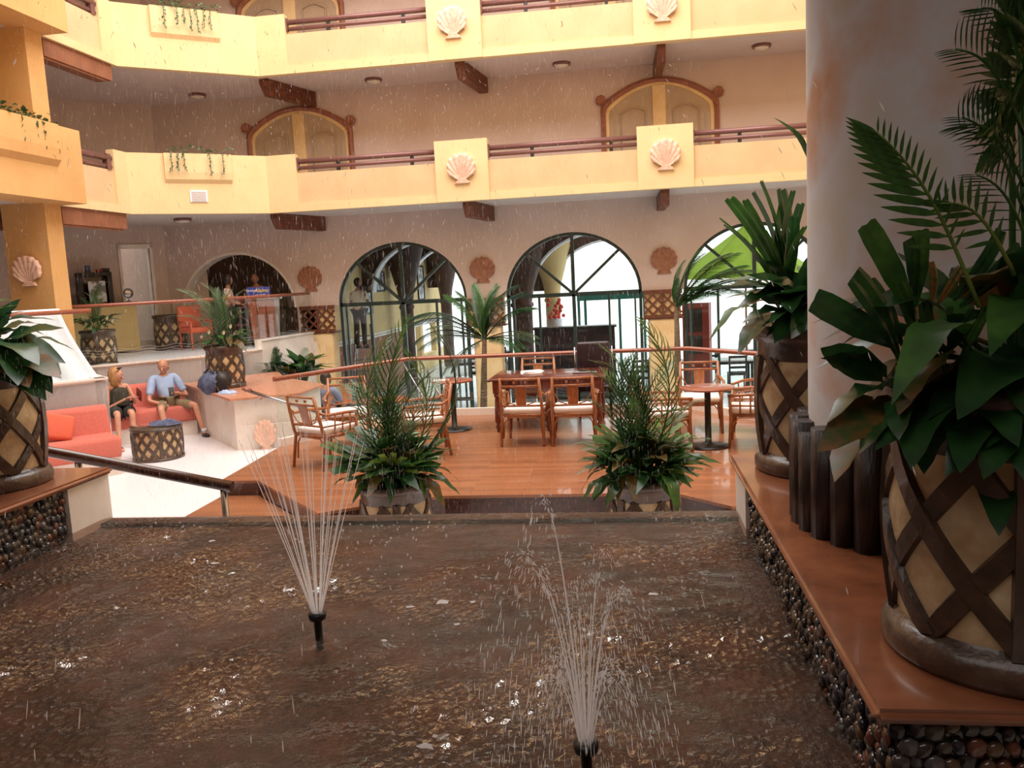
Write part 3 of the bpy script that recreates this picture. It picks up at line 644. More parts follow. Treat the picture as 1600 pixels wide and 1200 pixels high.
# ledges ----------------------------------------------------------
def ledge(x0, x1, y0, y1, px0, side):
    b = struct(MB().box(px0 if side > 0 else x0, x1 if side > 0 else px0, y0+.06, y1-.5 if side > 0 else y1-.45, .2, 1.855), 'wall_ledge', 'pebstuff')
    e_ = MB().box(px0-.035 if side > 0 else x0+.1, x1-.1 if side > 0 else px0+.035, y1-.47, y1-.02, .2, 1.853).build('end_block', 'marble', b)
    bm = bmesh.new(); bmesh.ops.create_cube(bm, size=1)
    for v_ in bm.verts: v_.co = Vector(((x0+x1)/2+v_.co.x*(x1-x0), (y0+y1)/2+v_.co.y*(y1-y0), 1.8785+v_.co.z*.043))
    bmesh.ops.bevel(bm, geom=bm.edges[:], offset=.018, segments=3, affect='EDGES')
    me = bpy.data.meshes.new('ledge_top'); bm.to_mesh(me); bm.free(); me.materials.append(M['granite'])
    o = bpy.data.objects.new('granite_top', me); C.objects.link(o); o.parent = b; return b
rl = ledge(.625, 4.5, 2.24, 5.5, .70, 1)
ll = ledge(-9, -3.69, -.6, 5.52, -3.76, -1)
# pebbles: meshes shared
pebs = []
for k in range(5):
    rnd = random.Random(k); sx, sy, sz = rnd.uniform(.8, 1.2), rnd.uniform(.8, 1.2), rnd.uniform(.45, .65)
    def fn(u, rnd_=k): return u*(1+.12*noise.noise(u*1.3+Vector((rnd_, 0, 0))))
    me = MB().ball((0, 0, 0), sx, sy, sz, 8, 5, fn=fn).build('pebble', 'pebble'); pebs.append(me.data); bpy.data.objects.remove(me)
def pebble(parent, loc, nrm, s_):
    n_ = Vector(nrm); a = n_.orthogonal().normalized(); b = n_.cross(a); mm = Matrix((a, b, n_)).transposed()@Matrix.Rotation(random.uniform(0, 6), 3, 'Z')
    mm = (mm*s_).to_4x4(); mm.translation = loc
    o = bpy.data.objects.new('pebble', random.choice(pebs)); C.objects.link(o); o.parent = parent; o.matrix_local = mm
# right ledge near face
cnt = 0
for r_ in range(8):
    z = 1.83-r_*.052; x = .70+(r_ % 2)*.022
    while x < 1.55 and cnt < 300:
        pebble(rl, (x+random.uniform(-.006, .006), 2.285+random.uniform(-.008, .008), z+random.uniform(-.008, .008)), (0, -1, 0), random.uniform(.023, .031)); x += .046; cnt += 1
for r_ in range(8):
    y = 2.32+(r_ % 2)*.022
    while y < 3.3 and cnt < 300:
        pebble(rl, (.69+random.uniform(-.008, .008), y, 1.83-r_*.05+random.uniform(-.01, .01)), (-1, 0, 0), random.uniform(.022, .03)); y += .047; cnt += 1
def pebstuff(parent, x, y0, y1, nx_, z0, z1, name='pebble_facing'):
    mb = MB(); z = z1; r_ = 0
    while z > z0:
        y = y0+(r_ % 2)*.025
        while y < y1:
            s_ = random.uniform(.022, .033); k = random.random()*9
            mb.ball((x+random.uniform(-.01, .01), y+random.uniform(-.008, .008), z+random.uniform(-.008, .008)), s_*.6, s_*random.uniform(.8, 1.2), s_*random.uniform(.7, 1.1), 7, 4); y += .05
        z -= .05; r_ += 1
    mb.build(name, 'pebstuff', parent, kind='stuff')
pebstuff(rl, .69, 3.3, 5.0, -1, 1.45, 1.83)
cnt = 0
for r_ in range(8):
    y = 3.6+(r_ % 2)*.024
    while y < 5.04:
        pebble(ll, (-3.76+random.uniform(-.008, .008), y, 1.83-r_*.05+random.uniform(-.01, .01)), (1, 0, 0), random.uniform(.023, .032)); y += .05
pebstuff(ll, -3.76, .5, 3.6, 1, 1.45, 1.83)
# ================================================================ BIG COLUMN with log base
o = struct(MB().lathe([(.62, 2.3), (.62, 4.86)], 64).xf(Matrix.Translation((1.45, 4.0, 0))), 'column_right', 'column')
for k in range(34):
    a = 2*PI*k/34; rt = .062*random.uniform(.92, 1.08); zt = 2.37+random.uniform(-.03, .03)
    if math.sin(a) > .75: continue
    MB().tube([(1.45+.65*math.cos(a), 4.0+.65*math.sin(a), 1.9), (1.45+.65*math.cos(a), 4.0+.65*math.sin(a), zt)], rt, 10).build('log', 'tube', o)
struct(MB().lathe([(.6, 1.9), (.6, 2.29), (0, 2.29)], 32).xf(Matrix.Translation((1.45, 4.0, 0))), 'column_base', 'tube')
# ================================================================ POTS
def strap_mesh(prof, a0, a1, w_, n=14, off=.014, z0=0, z1=1):
    # helical strap from angle a0 (bottom) to a1 (top)
    def rad(z):
        for i in range(len(prof)-1):
            if prof[i][1] <= z <= prof[i+1][1]: u = (z-prof[i][1])/(prof[i+1][1]-prof[i][1]+1e-9); return prof[i][0]*(1-u)+prof[i+1][0]*u
        return prof[-1][0]
    v = []; H = z1-z0
    for i in range(n+1):
        u = i/n; z = z0+H*u; a = a0+(a1-a0)*u; r_ = rad(z)
        # tangent: (r da, dz)
        ta, tz = r_*(a1-a0)/H, 1.; L = math.hypot(ta, tz); na, nz = tz/L*w_/2, -ta/L*w_/2
        for sg, o_ in ((-1, 0), (-.8, off), (.8, off), (1, 0)):
            zz = min(max(z+nz*sg, z0-.0), z1+.0); aa = a+na*sg/r_; q = rad(zz)+o_; v.append((q*math.cos(aa), q*math.sin(aa), zz))
    f = [(4*i+k, 4*i+k+1, 4*i+5+k, 4*i+4+k) for i in range(n) for k in range(3)]
    return MB().add(v, f)
POTPROF = [(.335, .10), (.355, .25), (.365, .42), (.36, .58), (.345, .70)]
def make_pot(scale=1., nd=9, nv=4, twist=1.35, flip=False, rimr=.40):
    g = {}
    g['foot'] = MB().lathe([(0, 0), (.375, 0), (.385, .02), (.385, .06), (.372, .09), (.350, .10), (.335, .12)], 40)
    g['body'] = MB().lathe([(.33, .08)]+POTPROF+[(.34, .74)], 40)
    g['rim'] = MB().lathe([(.352, .66), (.362, .68), (.362, .76), (.385, .78), (rimr, .80), (rimr, .84), (.385, .86), (.355, .86), (.34, .80)], 40)
    g['soil'] = MB().lathe([(.345, .815), (.2, .825), (0, .83)], 24)
    return g
def pot(name, loc, sc_, rz, label, grp, nd=8, nv=4, twist=1.25, cat='planter', soil=True):
    t = empty(name, loc, rz, label, cat, grp); g = make_pot(); S = Matrix.Scale(sc_, 4)
    g['foot'].xf(S).build('foot', 'potbrown', t); g['body'].xf(S).build('body', 'potcream', t); g['rim'].xf(S).build('rim', 'potbrown', t)
    if soil: g['soil'].xf(S).build('soil', 'soil', t)
    sA = strap_mesh(POTPROF, 0, twist, .066, z0=.10, z1=.68).xf(S).build('lattice_strap', 'potbrown', t)
    sB = strap_mesh(POTPROF, 0, -twist, .066, z0=.10, z1=.68, off=.02).xf(S).build('lattice_strap', 'potbrown', t)
    sV = strap_mesh(POTPROF, 0, 0, .085, 8, z0=.10, z1=.68, off=.026).xf(S).build('lattice_strap', 'potbrown', t)
    for k in range(1, nd):
        for s_ in (sA, sB): inst(s_, t, Matrix.Rotation(2*PI*k/nd, 4, 'Z'))
    for k in range(1, nv): inst(sV, t, Matrix.Rotation(2*PI*k/nv, 4, 'Z'))
    return t
# ---------------------------------------------------------------- leaf meshes (unit length along +X, bending in Z)
def leaf_blade(w_=.3, bend=.25, pet=.25, seg=7, tipk=1., wav=.0):
    mb = MB(); v = []; L = 1-pet
    for i in range(seg+1):
        u = i/seg; x = pet+L*u; z = bend*math.sin(PI*min(1, (pet+L*u)))-bend*.35*u*u
        ww = w_*L*.5*(math.sin(PI*min(1, u**.8))**.75)*(1-.25*u) if 0 < i < seg else .003
        for sg in (-1, 0, 1): v.append((x, sg*ww, z+(.18*ww if sg else 0)+wav*math.sin(i*2.1)*ww*abs(sg)))
    f = [(3*i+k, 3*i+k+1, 3*i+4+k, 3*i+3+k) for i in range(seg) for k in (0, 1)]
    mb.add(v, f, True)
    if pet > .02: mb.tube([(0, 0, 0), (pet*.5, 0, bend*math.sin(PI*pet*.5)), (pet+.02, 0, bend*math.sin(PI*pet))], .009, 4, cap=False)
    return mb
def strip(mb, p, q, w_, up=Vector((0, 0, 1)), droop=.1, blunt=False, seg=3):
    p = Vector(p); q = Vector(q); d = q-p; L = d.length; side = d.cross(up); side = side.normalized() if side.length > 1e-5 else Vector((0, 1, 0))
    v = []
    for i in range(seg+1):
        u = i/seg; c = p+d*u-Vector((0, 0, 1))*droop*L*u*u; ww = w_*.5*((.35+2.0*u if u < .33 else 1) if blunt else math.sin(PI*(.12+.86*u)))
        if blunt and u >= .99: ww = w_*.42
        v += [c-side*ww, c+side*ww+Vector((0, 0, .15*ww))]
    mb.add(v, [(2*i, 2*i+1, 2*i+3, 2*i+2) for i in range(seg)], False)
def frond_mesh(n=22, ll=.32, lw=.02, bend=.35, blunt=False, ang=50, start=.22, droop=.25, vee=.35, tip=.45, seg=3, rw=.008):
    mb = MB(); pts = [(u, 0, bend*(math.sin(PI*.62*u)-.35*u*u)) for u in [k/12 for k in range(13)]]
    mb.tube(pts, [rw*(1-.7*k/12) for k in range(13)], 5, cap=False)
    def at(u): k = min(11, int(u*12)); f_ = u*12-k; a, b = Vector(pts[k]), Vector(pts[k+1]); return a.lerp(b, f_), (b-a).normalized()
    for i in range(n):
        u = start+(1-start)*i/(n-1)*.99; p, d = at(u); a = R(ang-(ang-18)*(u-start)/(1-start)); l = ll*(math.sin(PI*(.22+.70*(u-start)/(1-start)))**.6)*(1 if u < .8 else 1-tip*(u-.8)*3)
        for sg in (-1, 1):
            dr = (d*math.cos(a)+Vector((0, sg, 0))*math.sin(a)+Vector((0, 0, vee))).normalized()
            strip(mb, p, p+dr*l, lw, Vector((0, 0, 1)), droop, blunt, seg)
    return mb
def fan_mesh(n=7, spread=150, w_=.11, pet=.4, bend=.15):
    mb = MB(); mb.tube([(0, 0, 0), (pet*.5, 0, .04), (pet, 0, bend*.6)], .01, 4, cap=False); p = Vector((pet, 0, bend*.6))
    for k in range(n):
        a = R(-spread/2+spread*k/(n-1)); l = (1-pet)*(1-.15*abs(math.sin(a)))
        strip(mb, p, p+Vector((math.cos(a)*l, math.sin(a)*l, .1*math.cos(a*2))), w_, Vector((0, 0, 1)), .18, True, 4)
    return mb
def mesh_of(mb, name, ma):
    o = mb.build(name, ma); me = o.data; bpy.data.objects.remove(o); return me
def variants(mk, name, mats): return [mesh_of(mk(i), name, ma) for i, ma in enumerate(mats)]
SP = variants(lambda i: leaf_blade(.32+.04*i, .22+.05*(i % 3), .30, 7, wav=.25), 'leaf', ['leaf', 'leaf', 'leafm', 'leaf', 'leafbrown'])
SPbig = variants(lambda i: leaf_blade(.40+.04*i, .10+.05*(i % 3), .12, 9, wav=.15), 'leaf', ['leaf', 'leaf', 'leafm', 'leafbrown'])
DR = variants(lambda i: leaf_blade(.16+.03*i, .12, .02, 7), 'leaf', ['leafm', 'leaf', 'leafm', 'leafy'])
AR = variants(lambda i: frond_mesh(18, .22+.02*i, .014, .25+.06*i, droop=.25+.08*i), 'frond', ['leafm', 'leaf', 'leafgrey', 'leafm'])
ARW = variants(lambda i: frond_mesh(16, .25, .016, .38+.08*i, droop=.35), 'frond', ['leafgrey', 'leafm', 'leaf'])
FAN = variants(lambda i: fan_mesh(6+i, 130+10*i, .13), 'fan_leaf', ['leafm', 'leaf', 'leafy'])
def blade_mesh(w_=.2, bend=.08, pleat=.02, seg=8, ragged=0.):
    v = []; n = 5
    for i in range(seg+1):
        u = i/seg; ww = w_*.5*min(1, .25+1.5*u)*(1 if u < .97 else .86); z = bend*math.sin(PI*.8*u)
        for k in range(n): q = k/(n-1)*2-1; v.append((u+(ragged*(k % 2) if i == seg else 0), q*ww, z+(pleat*(k % 2))*min(1, u*3)*w_*4))
    return MB().add(v, [(n*i+k, n*i+k+1, n*i+n+k+1, n*i+n+k) for i in range(seg) for k in range(n-1)])
BL = variants(lambda i: blade_mesh(.20+.03*i, .06+.03*i, .02, 8, .02), 'blade', ['leafm', 'leaf', 'leafbrown'])
BLN = variants(lambda i: blade_mesh(.10+.02*i, .10, .02, 8, .015), 'blade', ['leafm', 'leaf', 'leafm'])
FANB = variants(lambda i: fan_mesh(3+i, 60+16*i, .12, .38), 'fan_leaf', ['leaf', 'leafm', 'leafbrown', 'leaf'])
def lf(parent, me, base, tip, roll=0, name=None, up=(0, 0, 1)):
    o = bpy.data.objects.new(name or me.name.split('.')[0], me); C.objects.link(o); o.parent = parent
    o.matrix_local = aim(base, tip, up, roll); return o
def bush(parent, c, n, rad, lo, hi, meshes, rnd, r0=.1, up_=.25, a0=0, a1=2*PI, droopz=.0):
    for k in range(n):
        a = a0+(a1-a0)*(k+rnd.random()*.8)/n; e = rnd.uniform(lo, hi); L = rad*rnd.uniform(.75, 1.1)
        b = Vector((c[0]+math.cos(a)*r0*rnd.random(), c[1]+math.sin(a)*r0*rnd.random(), c[2]))
        tp = b+Vector((math.cos(a)*math.cos(e), math.sin(a)*math.cos(e), math.sin(e)))*L
        lf(parent, rnd.choice(meshes), b, tp, rnd.uniform(-.4, .4))
def flowers(t, pts):
    for p in pts:
        o = MB().add(leaf_blade(.5, .1, 0, 4).v, leaf_blade(.5, .1, 0, 4).f).build('flower_spathe', 'flower', t); o.matrix_local = aim(p, Vector(p)+Vector((.03, -.06, .09)))
# ---- platform pots (areca + peace lily)
def platform_pot(x, y, rz, seed, label):
    rnd = random.Random(seed); t = pot('potted_palm', (x, y, WFZ), .88, rz, label, 'potted palms in front of the deck', cat='potted plant')
    c = (0, 0, .73)
    bush(t, c, 12, .62, R(15), R(60), FAN, rnd, .15)
    bush(t, c, 14, .50, R(0), R(30), AR, rnd, .2)
    bush(t, c, 60, .46, R(-18), R(55), SP, rnd, .24)
    bush(t, c, 18, .55, R(35), R(80), SP, rnd, .15)
    bush(t, c, 11, .95, R(38), R(82), AR, rnd, .12)
    bush(t, c, 12, .60, R(8), R(50), AR, rnd, .15)
    for k in range(10):
        a = rnd.uniform(0, 6.3); MB().tube([(math.cos(a)*.05, math.sin(a)*.05, .64), (math.cos(a)*.12, math.sin(a)*.12, 1.0)], .008, 5).build('stem', 'stem', t)
    flowers(t, [(rnd.uniform(-.2, .2), -.15, rnd.uniform(.95, 1.15)) for _ in range(2)])
    return t
tp1 = platform_pot(-2.17, 7.4, .3, 3, 'left bushy palm and peace lily in lattice pot before the deck, behind the tall jet')
tp2 = platform_pot(.10, 7.42, .9, 11, 'right bushy palm and peace lily in lattice pot before the deck')
for tt, fr in ((tp1, ((560, 600, 0), (600, 520, 0), (640, 545, .2), (700, 600, .1), (690, 640, 0), (530, 700, 0), (590, 560, 0), (660, 510, .3), (620, 620, -.2))), (tp2, ((905, 560, .0), (885, 605, 0), (960, 520, .2), (1010, 560, .2), (1090, 650, 0), (925, 630, 0), (1045, 590, 0), (985, 600, -.1), (1080, 560, 0)))):
    rnd = random.Random(5)
    for (px, py, dy) in fr:
        tip = atY(px, py, tt.location.y+dy)-tt.location; tip = Matrix.Rotation(-tt.rotation_euler.z, 3, 'Z')@tip
        lf(tt, rnd.choice(ARW+AR), (0, 0, .70), tip, rnd.uniform(-.3, .3))
# ---- far lattice pot on the planter block
t = pot('potted_palm', (-7.18, 14.32, 1.41), .88, .2, 'grey-green palm in lattice planter on the orange granite top beside the seated man', None, cat='potted plant', nd=10, twist=1.2)
rnd = random.Random(21)
bush(t, (0, 0, .72), 34, .45, R(-10), R(50), SP+[SP[2]], rnd, .25)
bush(t, (0, 0, .72), 12, 1.0, R(35), R(85), AR[2:]+ARW[:1], rnd, .1); flowers(t, [(-.3, -.25, .9), (.1, -.3, .95), (.2, -.2, 1.05), (-.15, -.3, .97)])
for (px, py) in ((270, 470), (300, 455), (350, 470), (395, 500), (275, 510)):
    lf(t, ARW[0], (0, 0, .72), Matrix.Rotation(-.2, 3, 'Z')@(atY(px, py, 14.2)-t.location), rnd.uniform(-.3, .3))
# ---- pot on upper floor at left
p = nt(17.36, 3.43, UFZ-.04); t = pot('potted_palm', p, .80, .5, 'peace lily and palm in lattice pot on the upper floor below the red handrail', None, cat='potted plant', nd=10, twist=1.2)
bush(t, (0, 0, .66), 26, .42, R(0), R(55), SP, rnd, .2); bush(t, (0, 0, .7), 9, .75, R(40), R(80), AR, rnd, .1); flowers(t, [(.2, -.2, .85), (.28, -.1, .8), (-.2, -.2, .9)])
# second, hidden lattice pot near chair in the lobby
p = atZ(270, 545, UFZ); t = pot('planter', (-10.62, 18.62, UFZ-.04), .95, .5, 'dark lattice pot by the wall next to the orange chair in the lobby', None, nd=10, twist=1.2)
# ---- plants behind planter wall
for (px, py, Y, s_, lab, pm) in ((432, 575, 15.0, .55, 'small dark spiky plant standing behind the marble planter left of the glass', 'a'), (470, 573, 15.0, .6, 'pale leafy plant in a lattice pot behind the glass balustrade', 'b')):
    q = atY(px, 600, 17.3); t = pot('potted_plant', (q.x, 17.3, 0), 1.0, 0, lab, None, cat='potted plant', nd=10, twist=1.2)
    bush(t, (0, 0, .83), 30, s_*1.7, R(25), R(80), (AR if pm == 'a' else SP)+[SP[2], AR[2]], rnd, .1)
for px, py in ((432, 640), (470, 640)): pass
# ---- left foreground pot
tl = pot('potted_peace_lily', (-4.25, 5.0, LZ), 1.0, .35, 'dark-leaved peace lily in lattice pot on the granite ledge at far left', None, cat='potted plant')
rnd = random.Random(31)
bush(tl, (0, 0, .84), 26, .5, R(0), R(70), SP, rnd, .25)
for (px, py, m_, Y) in ((97, 578, 0, 4.8), (98, 560, 1, 4.9), (95, 585, 3, 4.7), (80, 605, 1, 4.7), (96, 508, 4, 4.9), (60, 560, 1, 4.6), (20, 470, 2, 4.9), (8, 460, 2, 4.8), (45, 600, 3, 4.55), (70, 620, 0, 4.6), (30, 590, 1, 4.5), (90, 545, 0, 5.0), (75, 525, 0, 5.1)):
    tip = Matrix.Rotation(-.35, 3, 'Z')@(atY(px, py, Y)-tl.location); b_ = Vector((rnd.uniform(0, .15), rnd.uniform(-.15, .1), .84)); lf(tl, SPbig[m_ % 4] if m_ != 2 else SP[2], b_, tip, rnd.uniform(-.5, .5))
# ---- right pot A
ta = pot('potted_rhapis', (1.12, 5.1, LZ), 1.0, .12, 'broad-bladed green plant in lattice pot on the far end of the right ledge', None, cat='potted plant')
rnd = random.Random(41)
def at_local(t, px, py, Y): return Matrix.Rotation(-t.rotation_euler.z, 3, 'Z')@(atY(px, py, Y)-t.location)
base = at_local(ta, 1225, 470, 5.1)
for (px, py, m_, Y) in ((1178, 288, 0, 5.0), (1135, 318, 2, 4.9), (1158, 318, 0, 5.0), (1168, 305, 1, 5.1), (1118, 352, 2, 4.9), (1128, 362, 2, 4.8), (1230, 315, 2, 5.1), (1250, 300, 1, 5.0), (1258, 322, 1, 4.9), (1215, 300, 1, 5.2), (1262, 360, 0, 4.8), (1200, 340, 1, 5.1), (1190, 365, 0, 4.9), (1240, 345, 1, 4.8)):
    lf(ta, BLN[m_], base+Vector((rnd.uniform(-.03, .03), 0, rnd.uniform(-.08, .04))), at_local(ta, px, py, Y), rnd.uniform(-.6, .6))
for (px, py, m_, Y) in ((1140, 440, 0, 4.7), (1155, 470, 1, 4.7), (1160, 500, 3, 4.7), (1165, 530, 0, 4.6), (1150, 545, 1, 4.7), (1170, 425, 0, 4.8), (1180, 450, 1, 4.7), (1200, 500, 3, 4.6), (1235, 480, 1, 4.6), (1210, 530, 0, 4.6), (1240, 520, 1, 4.6), (1180, 400, 0, 5), (1255, 500, 0, 4.6), (1225, 450, 0, 4.6)):
    lf(ta, SPbig[m_ % 3], Vector((rnd.uniform(-.1, .05), rnd.uniform(-.1, .1), .9)), at_local(ta, px, py, Y), rnd.uniform(-.7, .7))
bush(ta, (0, 0, .84), 30, .42, R(-5), R(70), SP, rnd, .28)
MB().tube([(0, 0, .8), (.01, -.02, 1.15)], .02, 6).build('stem', 'stem', ta)
lf(ta, DR[0], at_local(ta, 1262, 250, 5.2), at_local(ta, 1212, 182, 5.2), .3); lf(ta, DR[0], at_local(ta, 1262, 245, 5.2), at_local(ta, 1235, 195, 5.2), .3)
# ---- right pot B (foreground)
tb = pot('potted_rhapis_and_lily', (1.15, 2.66, LZ), .98, .0, 'large lattice pot of peace lily and palm in the right foreground', None, cat='potted plant')
rnd = random.Random(51); tb.rotation_euler.z = R(-108)
def LB(px, py, Y): return Matrix.Rotation(-tb.rotation_euler.z, 3, 'Z')@(atY(px, py, Y)-tb.location)
# big paddle leaves seen against the column
for (bx, by, px, py, m_, Y, rl_) in ((1395, 608, 1280, 540, 0, 2.45, .9), (1400, 600, 1282, 555, 0, 2.5, .5), (1440, 640, 1278, 700, 3, 2.35, -.4), (1430, 650, 1300, 745, 3, 2.3, .4), (1480, 640, 1340, 700, 0, 2.3, .3), (1520, 640, 1370, 690, 1, 2.3, -.2), (1560, 630, 1430, 700, 0, 2.25, .4), (1590, 640, 1450, 640, 1, 2.3, 0), (1600, 600, 1470, 590, 0, 2.4, .5), (1570, 700, 1560, 830, 0, 2.25, .1), (1500, 680, 1440, 730, 1, 2.3, .3), (1560, 660, 1640, 800, 1, 2.3, 0), (1450, 620, 1290, 650, 1, 2.4, .2), (1550, 600, 1400, 640, 3, 2.3, .6), (1620, 620, 1480, 730, 1, 2.25, -.3), (1630, 570, 1500, 560, 0, 2.5, .5), (1500, 620, 1420, 720, 1, 2.2, .2), (1540, 620, 1500, 730, 0, 2.2, 0), (1580, 630, 1540, 740, 0, 2.2, -.3), (1620, 630, 1600, 740, 1, 2.2, .2), (1640, 640, 1660, 760, 0, 2.25, 0), (1460, 610, 1400, 680, 0, 2.25, .5), (1520, 600, 1590, 690, 0, 2.2, .2), (1600, 580, 1500, 640, 1, 2.2, -.2), (1480, 560, 1420, 620, 3, 2.3, .3), (1560, 560, 1600, 640, 0, 2.25, 0)):
    lf(tb, SPbig[m_], LB(bx, by, 2.6), LB(px, py, Y), rl_)
# blunt strap blades of the lady palm
for (bx, by, px, py, m_, Y, wk) in ((1430, 500, 1350, 350, 0, 2.5, 0), (1425, 460, 1415, 372, 1, 2.5, 0), (1430, 480, 1437, 358, 0, 2.5, 0), (1405, 560, 1325, 430, 1, 2.45, 0), (1395, 540, 1265, 467, 1, 2.45, 0), (1435, 540, 1400, 445, 0, 2.5, 0), (1455, 480, 1450, 410, 2, 2.6, 0), (1465, 475, 1500, 418, 2, 2.6, 0), (1490, 470, 1560, 360, 1, 2.6, 0), (1500, 480, 1590, 385, 1, 2.6, 0), (1470, 560, 1520, 480, 1, 2.5, 0), (1450, 580, 1440, 470, 0, 2.5, 0), (1410, 540, 1355, 440, 1, 2.6, 0), (1500, 560, 1540, 480, 0, 2.6, 0), (1480, 560, 1480, 480, 1, 2.6, 0)):
    me = BL[m_]
    lf(tb, me, LB(bx, by, 2.6), LB(px, py, Y), rnd.uniform(-.3, .3), name='blade', up=Matrix.Rotation(-tb.rotation_euler.z, 3, 'Z')@Vector((.25, -1, .15)))
for (px, py) in ((1430, 500), (1400, 560), (1500, 520), (1480, 600)):
    MB().tube([(0, 0, .82), LB(px, py, 2.62)*.5+Vector((0, 0, .45)), LB(px, py, 2.62)], .008, 5).build('stem', 'stem', tb)
bush(tb, (0, 0, .84), 34, .50, R(-15), R(55), SPbig+SP, rnd, .25)
# areca with wide leaflets, right edge: rachises with leaflets as sub-parts
leaflet = mesh_of(leaf_blade(.16, .06, .0, 5), 'leaflet', 'leafm'); leafl2 = mesh_of(leaf_blade(.05, .15, .0, 6), 'leaflet', 'leaf')
def big_frond(b, t_, n, ll, wide, up_=(0, -1, .3), side=(1, 1), r_=.006, sag=.06):
    b = Vector(b); t_ = Vector(t_); d = t_-b; u_ = Vector((0, 0, 1)); pts = [b+d*k/10+u_*sag*math.sin(PI*k/10) for k in range(11)]
    o = MB().tube(pts, [r_*(1-.6*k/10) for k in range(11)], 5).build('frond', 'leafy' if wide else 'leafm', tb)
    dn = d.normalized(); sd = dn.cross(Vector(up_)).normalized()
    for k in range(n):
        f_ = .25+.75*k/(n-1); p_ = b+d*f_+u_*sag*math.sin(PI*f_); l = ll*math.sin(PI*(.25+.6*(f_-.25)/.75))**.7
        for sg, sk in ((-1, side[0]), (1, side[1])):
            if not sk: continue
            aa = R(52-30*(f_-.25)) if wide else R(38); dr = dn*math.cos(aa)+sd*sg*math.sin(aa); dr.z -= .0 if wide else .25
            q = bpy.data.objects.new('leaflet', leaflet if wide else leafl2); C.objects.link(q); q.parent = o; q.matrix_local = aim(p_, p_+dr*l*sk, up_, 0)
big_frond(LB(1530, 480, 2.3), LB(1372, 208, 2.2), 15, .155, True, up_=(-1, -.35, .2), side=(.45, 1))
big_frond(LB(1585, 430, 2.35), LB(1470, 318, 2.25), 9, .12, True, up_=(-1, -.35, .2), side=(.7, .9))
for (bx, by, px, py) in ((1600, 330, 1455, 110), (1600, 210, 1440, 10), (1600, 290, 1450, 150), (1600, 120, 1500, -40), (1600, 60, 1560, -60), (1620, 420, 1480, 200)):
    big_frond(LB(bx, by, 2.5), LB((px*2+bx)/3, (py*2+by)/3, 2.4), 11, .17, False, up_=(-1, -.3, .3), side=(1, .6))
for (bx, by, px, py) in ((1580, 640, 1572, -20), (1592, 640, 1600, 60), (1600, 600, 1590, 100)):
    MB().tube([LB(bx, by, 2.7), LB((bx+px)/2+6, (by+py)/2, 2.7), LB(px, py, 2.7)], [.012, .010, .007], 6).build('cane', 'leafm', tb)
for k in range(6): big_frond(LB(1585, 120+k*25, 2.6), LB(1625-k*14, 20+k*45, 2.45), 9, .16, True, up_=(-1, -.3, .3))
# ---- palm trees beyond the balustrade
def palm_tree(base, crown, label, fr, seed):
    rnd = random.Random(seed); base = Vector(base); crown = Vector(crown)-base; t = empty('palm_tree', base, 0, label, 'palm')
    MB().tube([(0, 0, 0), crown*.3+Vector((.05, 0, 0)), crown*.7+Vector((.02, 0, 0)), crown], [.09, .07, .055, .04], 10).build('trunk', 'trunk', t)
    for (px, py, dy) in fr:
        for q_ in (0, 1): lf(t, rnd.choice(CO), crown, atY(px+q_*rnd.uniform(-14, 14), py+q_*rnd.uniform(-12, 12), base.y+dy+q_*.25)-base, rnd.uniform(-.5, .5))
    return t
CO = variants(lambda i: frond_mesh(38, .22, .018, .22+.06*i, ang=46, droop=.3, vee=-.1, start=.12, rw=.014), 'frond', ['leafm', 'leafgrey', 'leaf'])
palm_tree((-2.75, 15.0, 0), atY(757, 530, 15.0), 'young coconut palm with arching fronds behind the desk, left of the bright arch', ((690, 470, -.2), (705, 462, .2), (680, 540, -.3), (660, 560, 0), (700, 590, -.2), (790, 455, .2), (845, 500, -.2), (840, 540, 0), (815, 570, -.4), (735, 450, .2), (830, 470, .1), (800, 470, -.4), (640, 530, .2)), 1)
palm_tree((.80, 15.0, 0), atY(1057, 480, 15.0), 'slender palm with a browned trunk left of the red cabinet', ((1070, 420, .1), (1105, 395, -.2), (1150, 410, -.3), (1180, 440, -.2), (1170, 470, 0), (1130, 460, -.4), (1062, 440, -.5), (1190, 470, .3)), 2)
# ---- vines on the planters
def vine(name_label, spots, Yf, leafm_='leafgrey', drop=.3, n=10, s_=.07):
    t = empty('trailing_vine', spots[0], 0, name_label, 'vine'); o0 = Vector(spots[0]); rnd = random.Random(len(name_label))
    VL = [mesh_of(leaf_blade(.75, .15, .05, 4), 'leaf', leafm_)]
    for sp_ in spots:
        for k in range(n):
            p_ = Vector(sp_)-o0+Vector((rnd.uniform(-.12, .12), rnd.uniform(-.12, .12), rnd.uniform(-.02, .1)))
            lf(t, VL[0], p_, p_+Vector((rnd.uniform(-1, 1), rnd.uniform(-1, .6), rnd.uniform(-.6, .6))).normalized()*s_*rnd.uniform(.8, 1.5), rnd.uniform(-1, 1))
        if rnd.random() < drop:
            L = rnd.uniform(.25, .5); nrm = Yf; b_ = Vector(sp_)-o0+Vector(nrm)*.14; MB().tube([Vector(sp_)-o0, b_, b_+Vector((0, 0, -L))], .006, 4).build('stem', 'stem', t)
            for k in range(7):
                p_ = b_+Vector((0, 0, -L*(k+.5)/7)); lf(t, VL[0], p_, p_+Vector((rnd.uniform(-.5, .5), rnd.uniform(-.5, 0), -.6)).normalized()*s_*1.1, rnd.uniform(-1, 1))
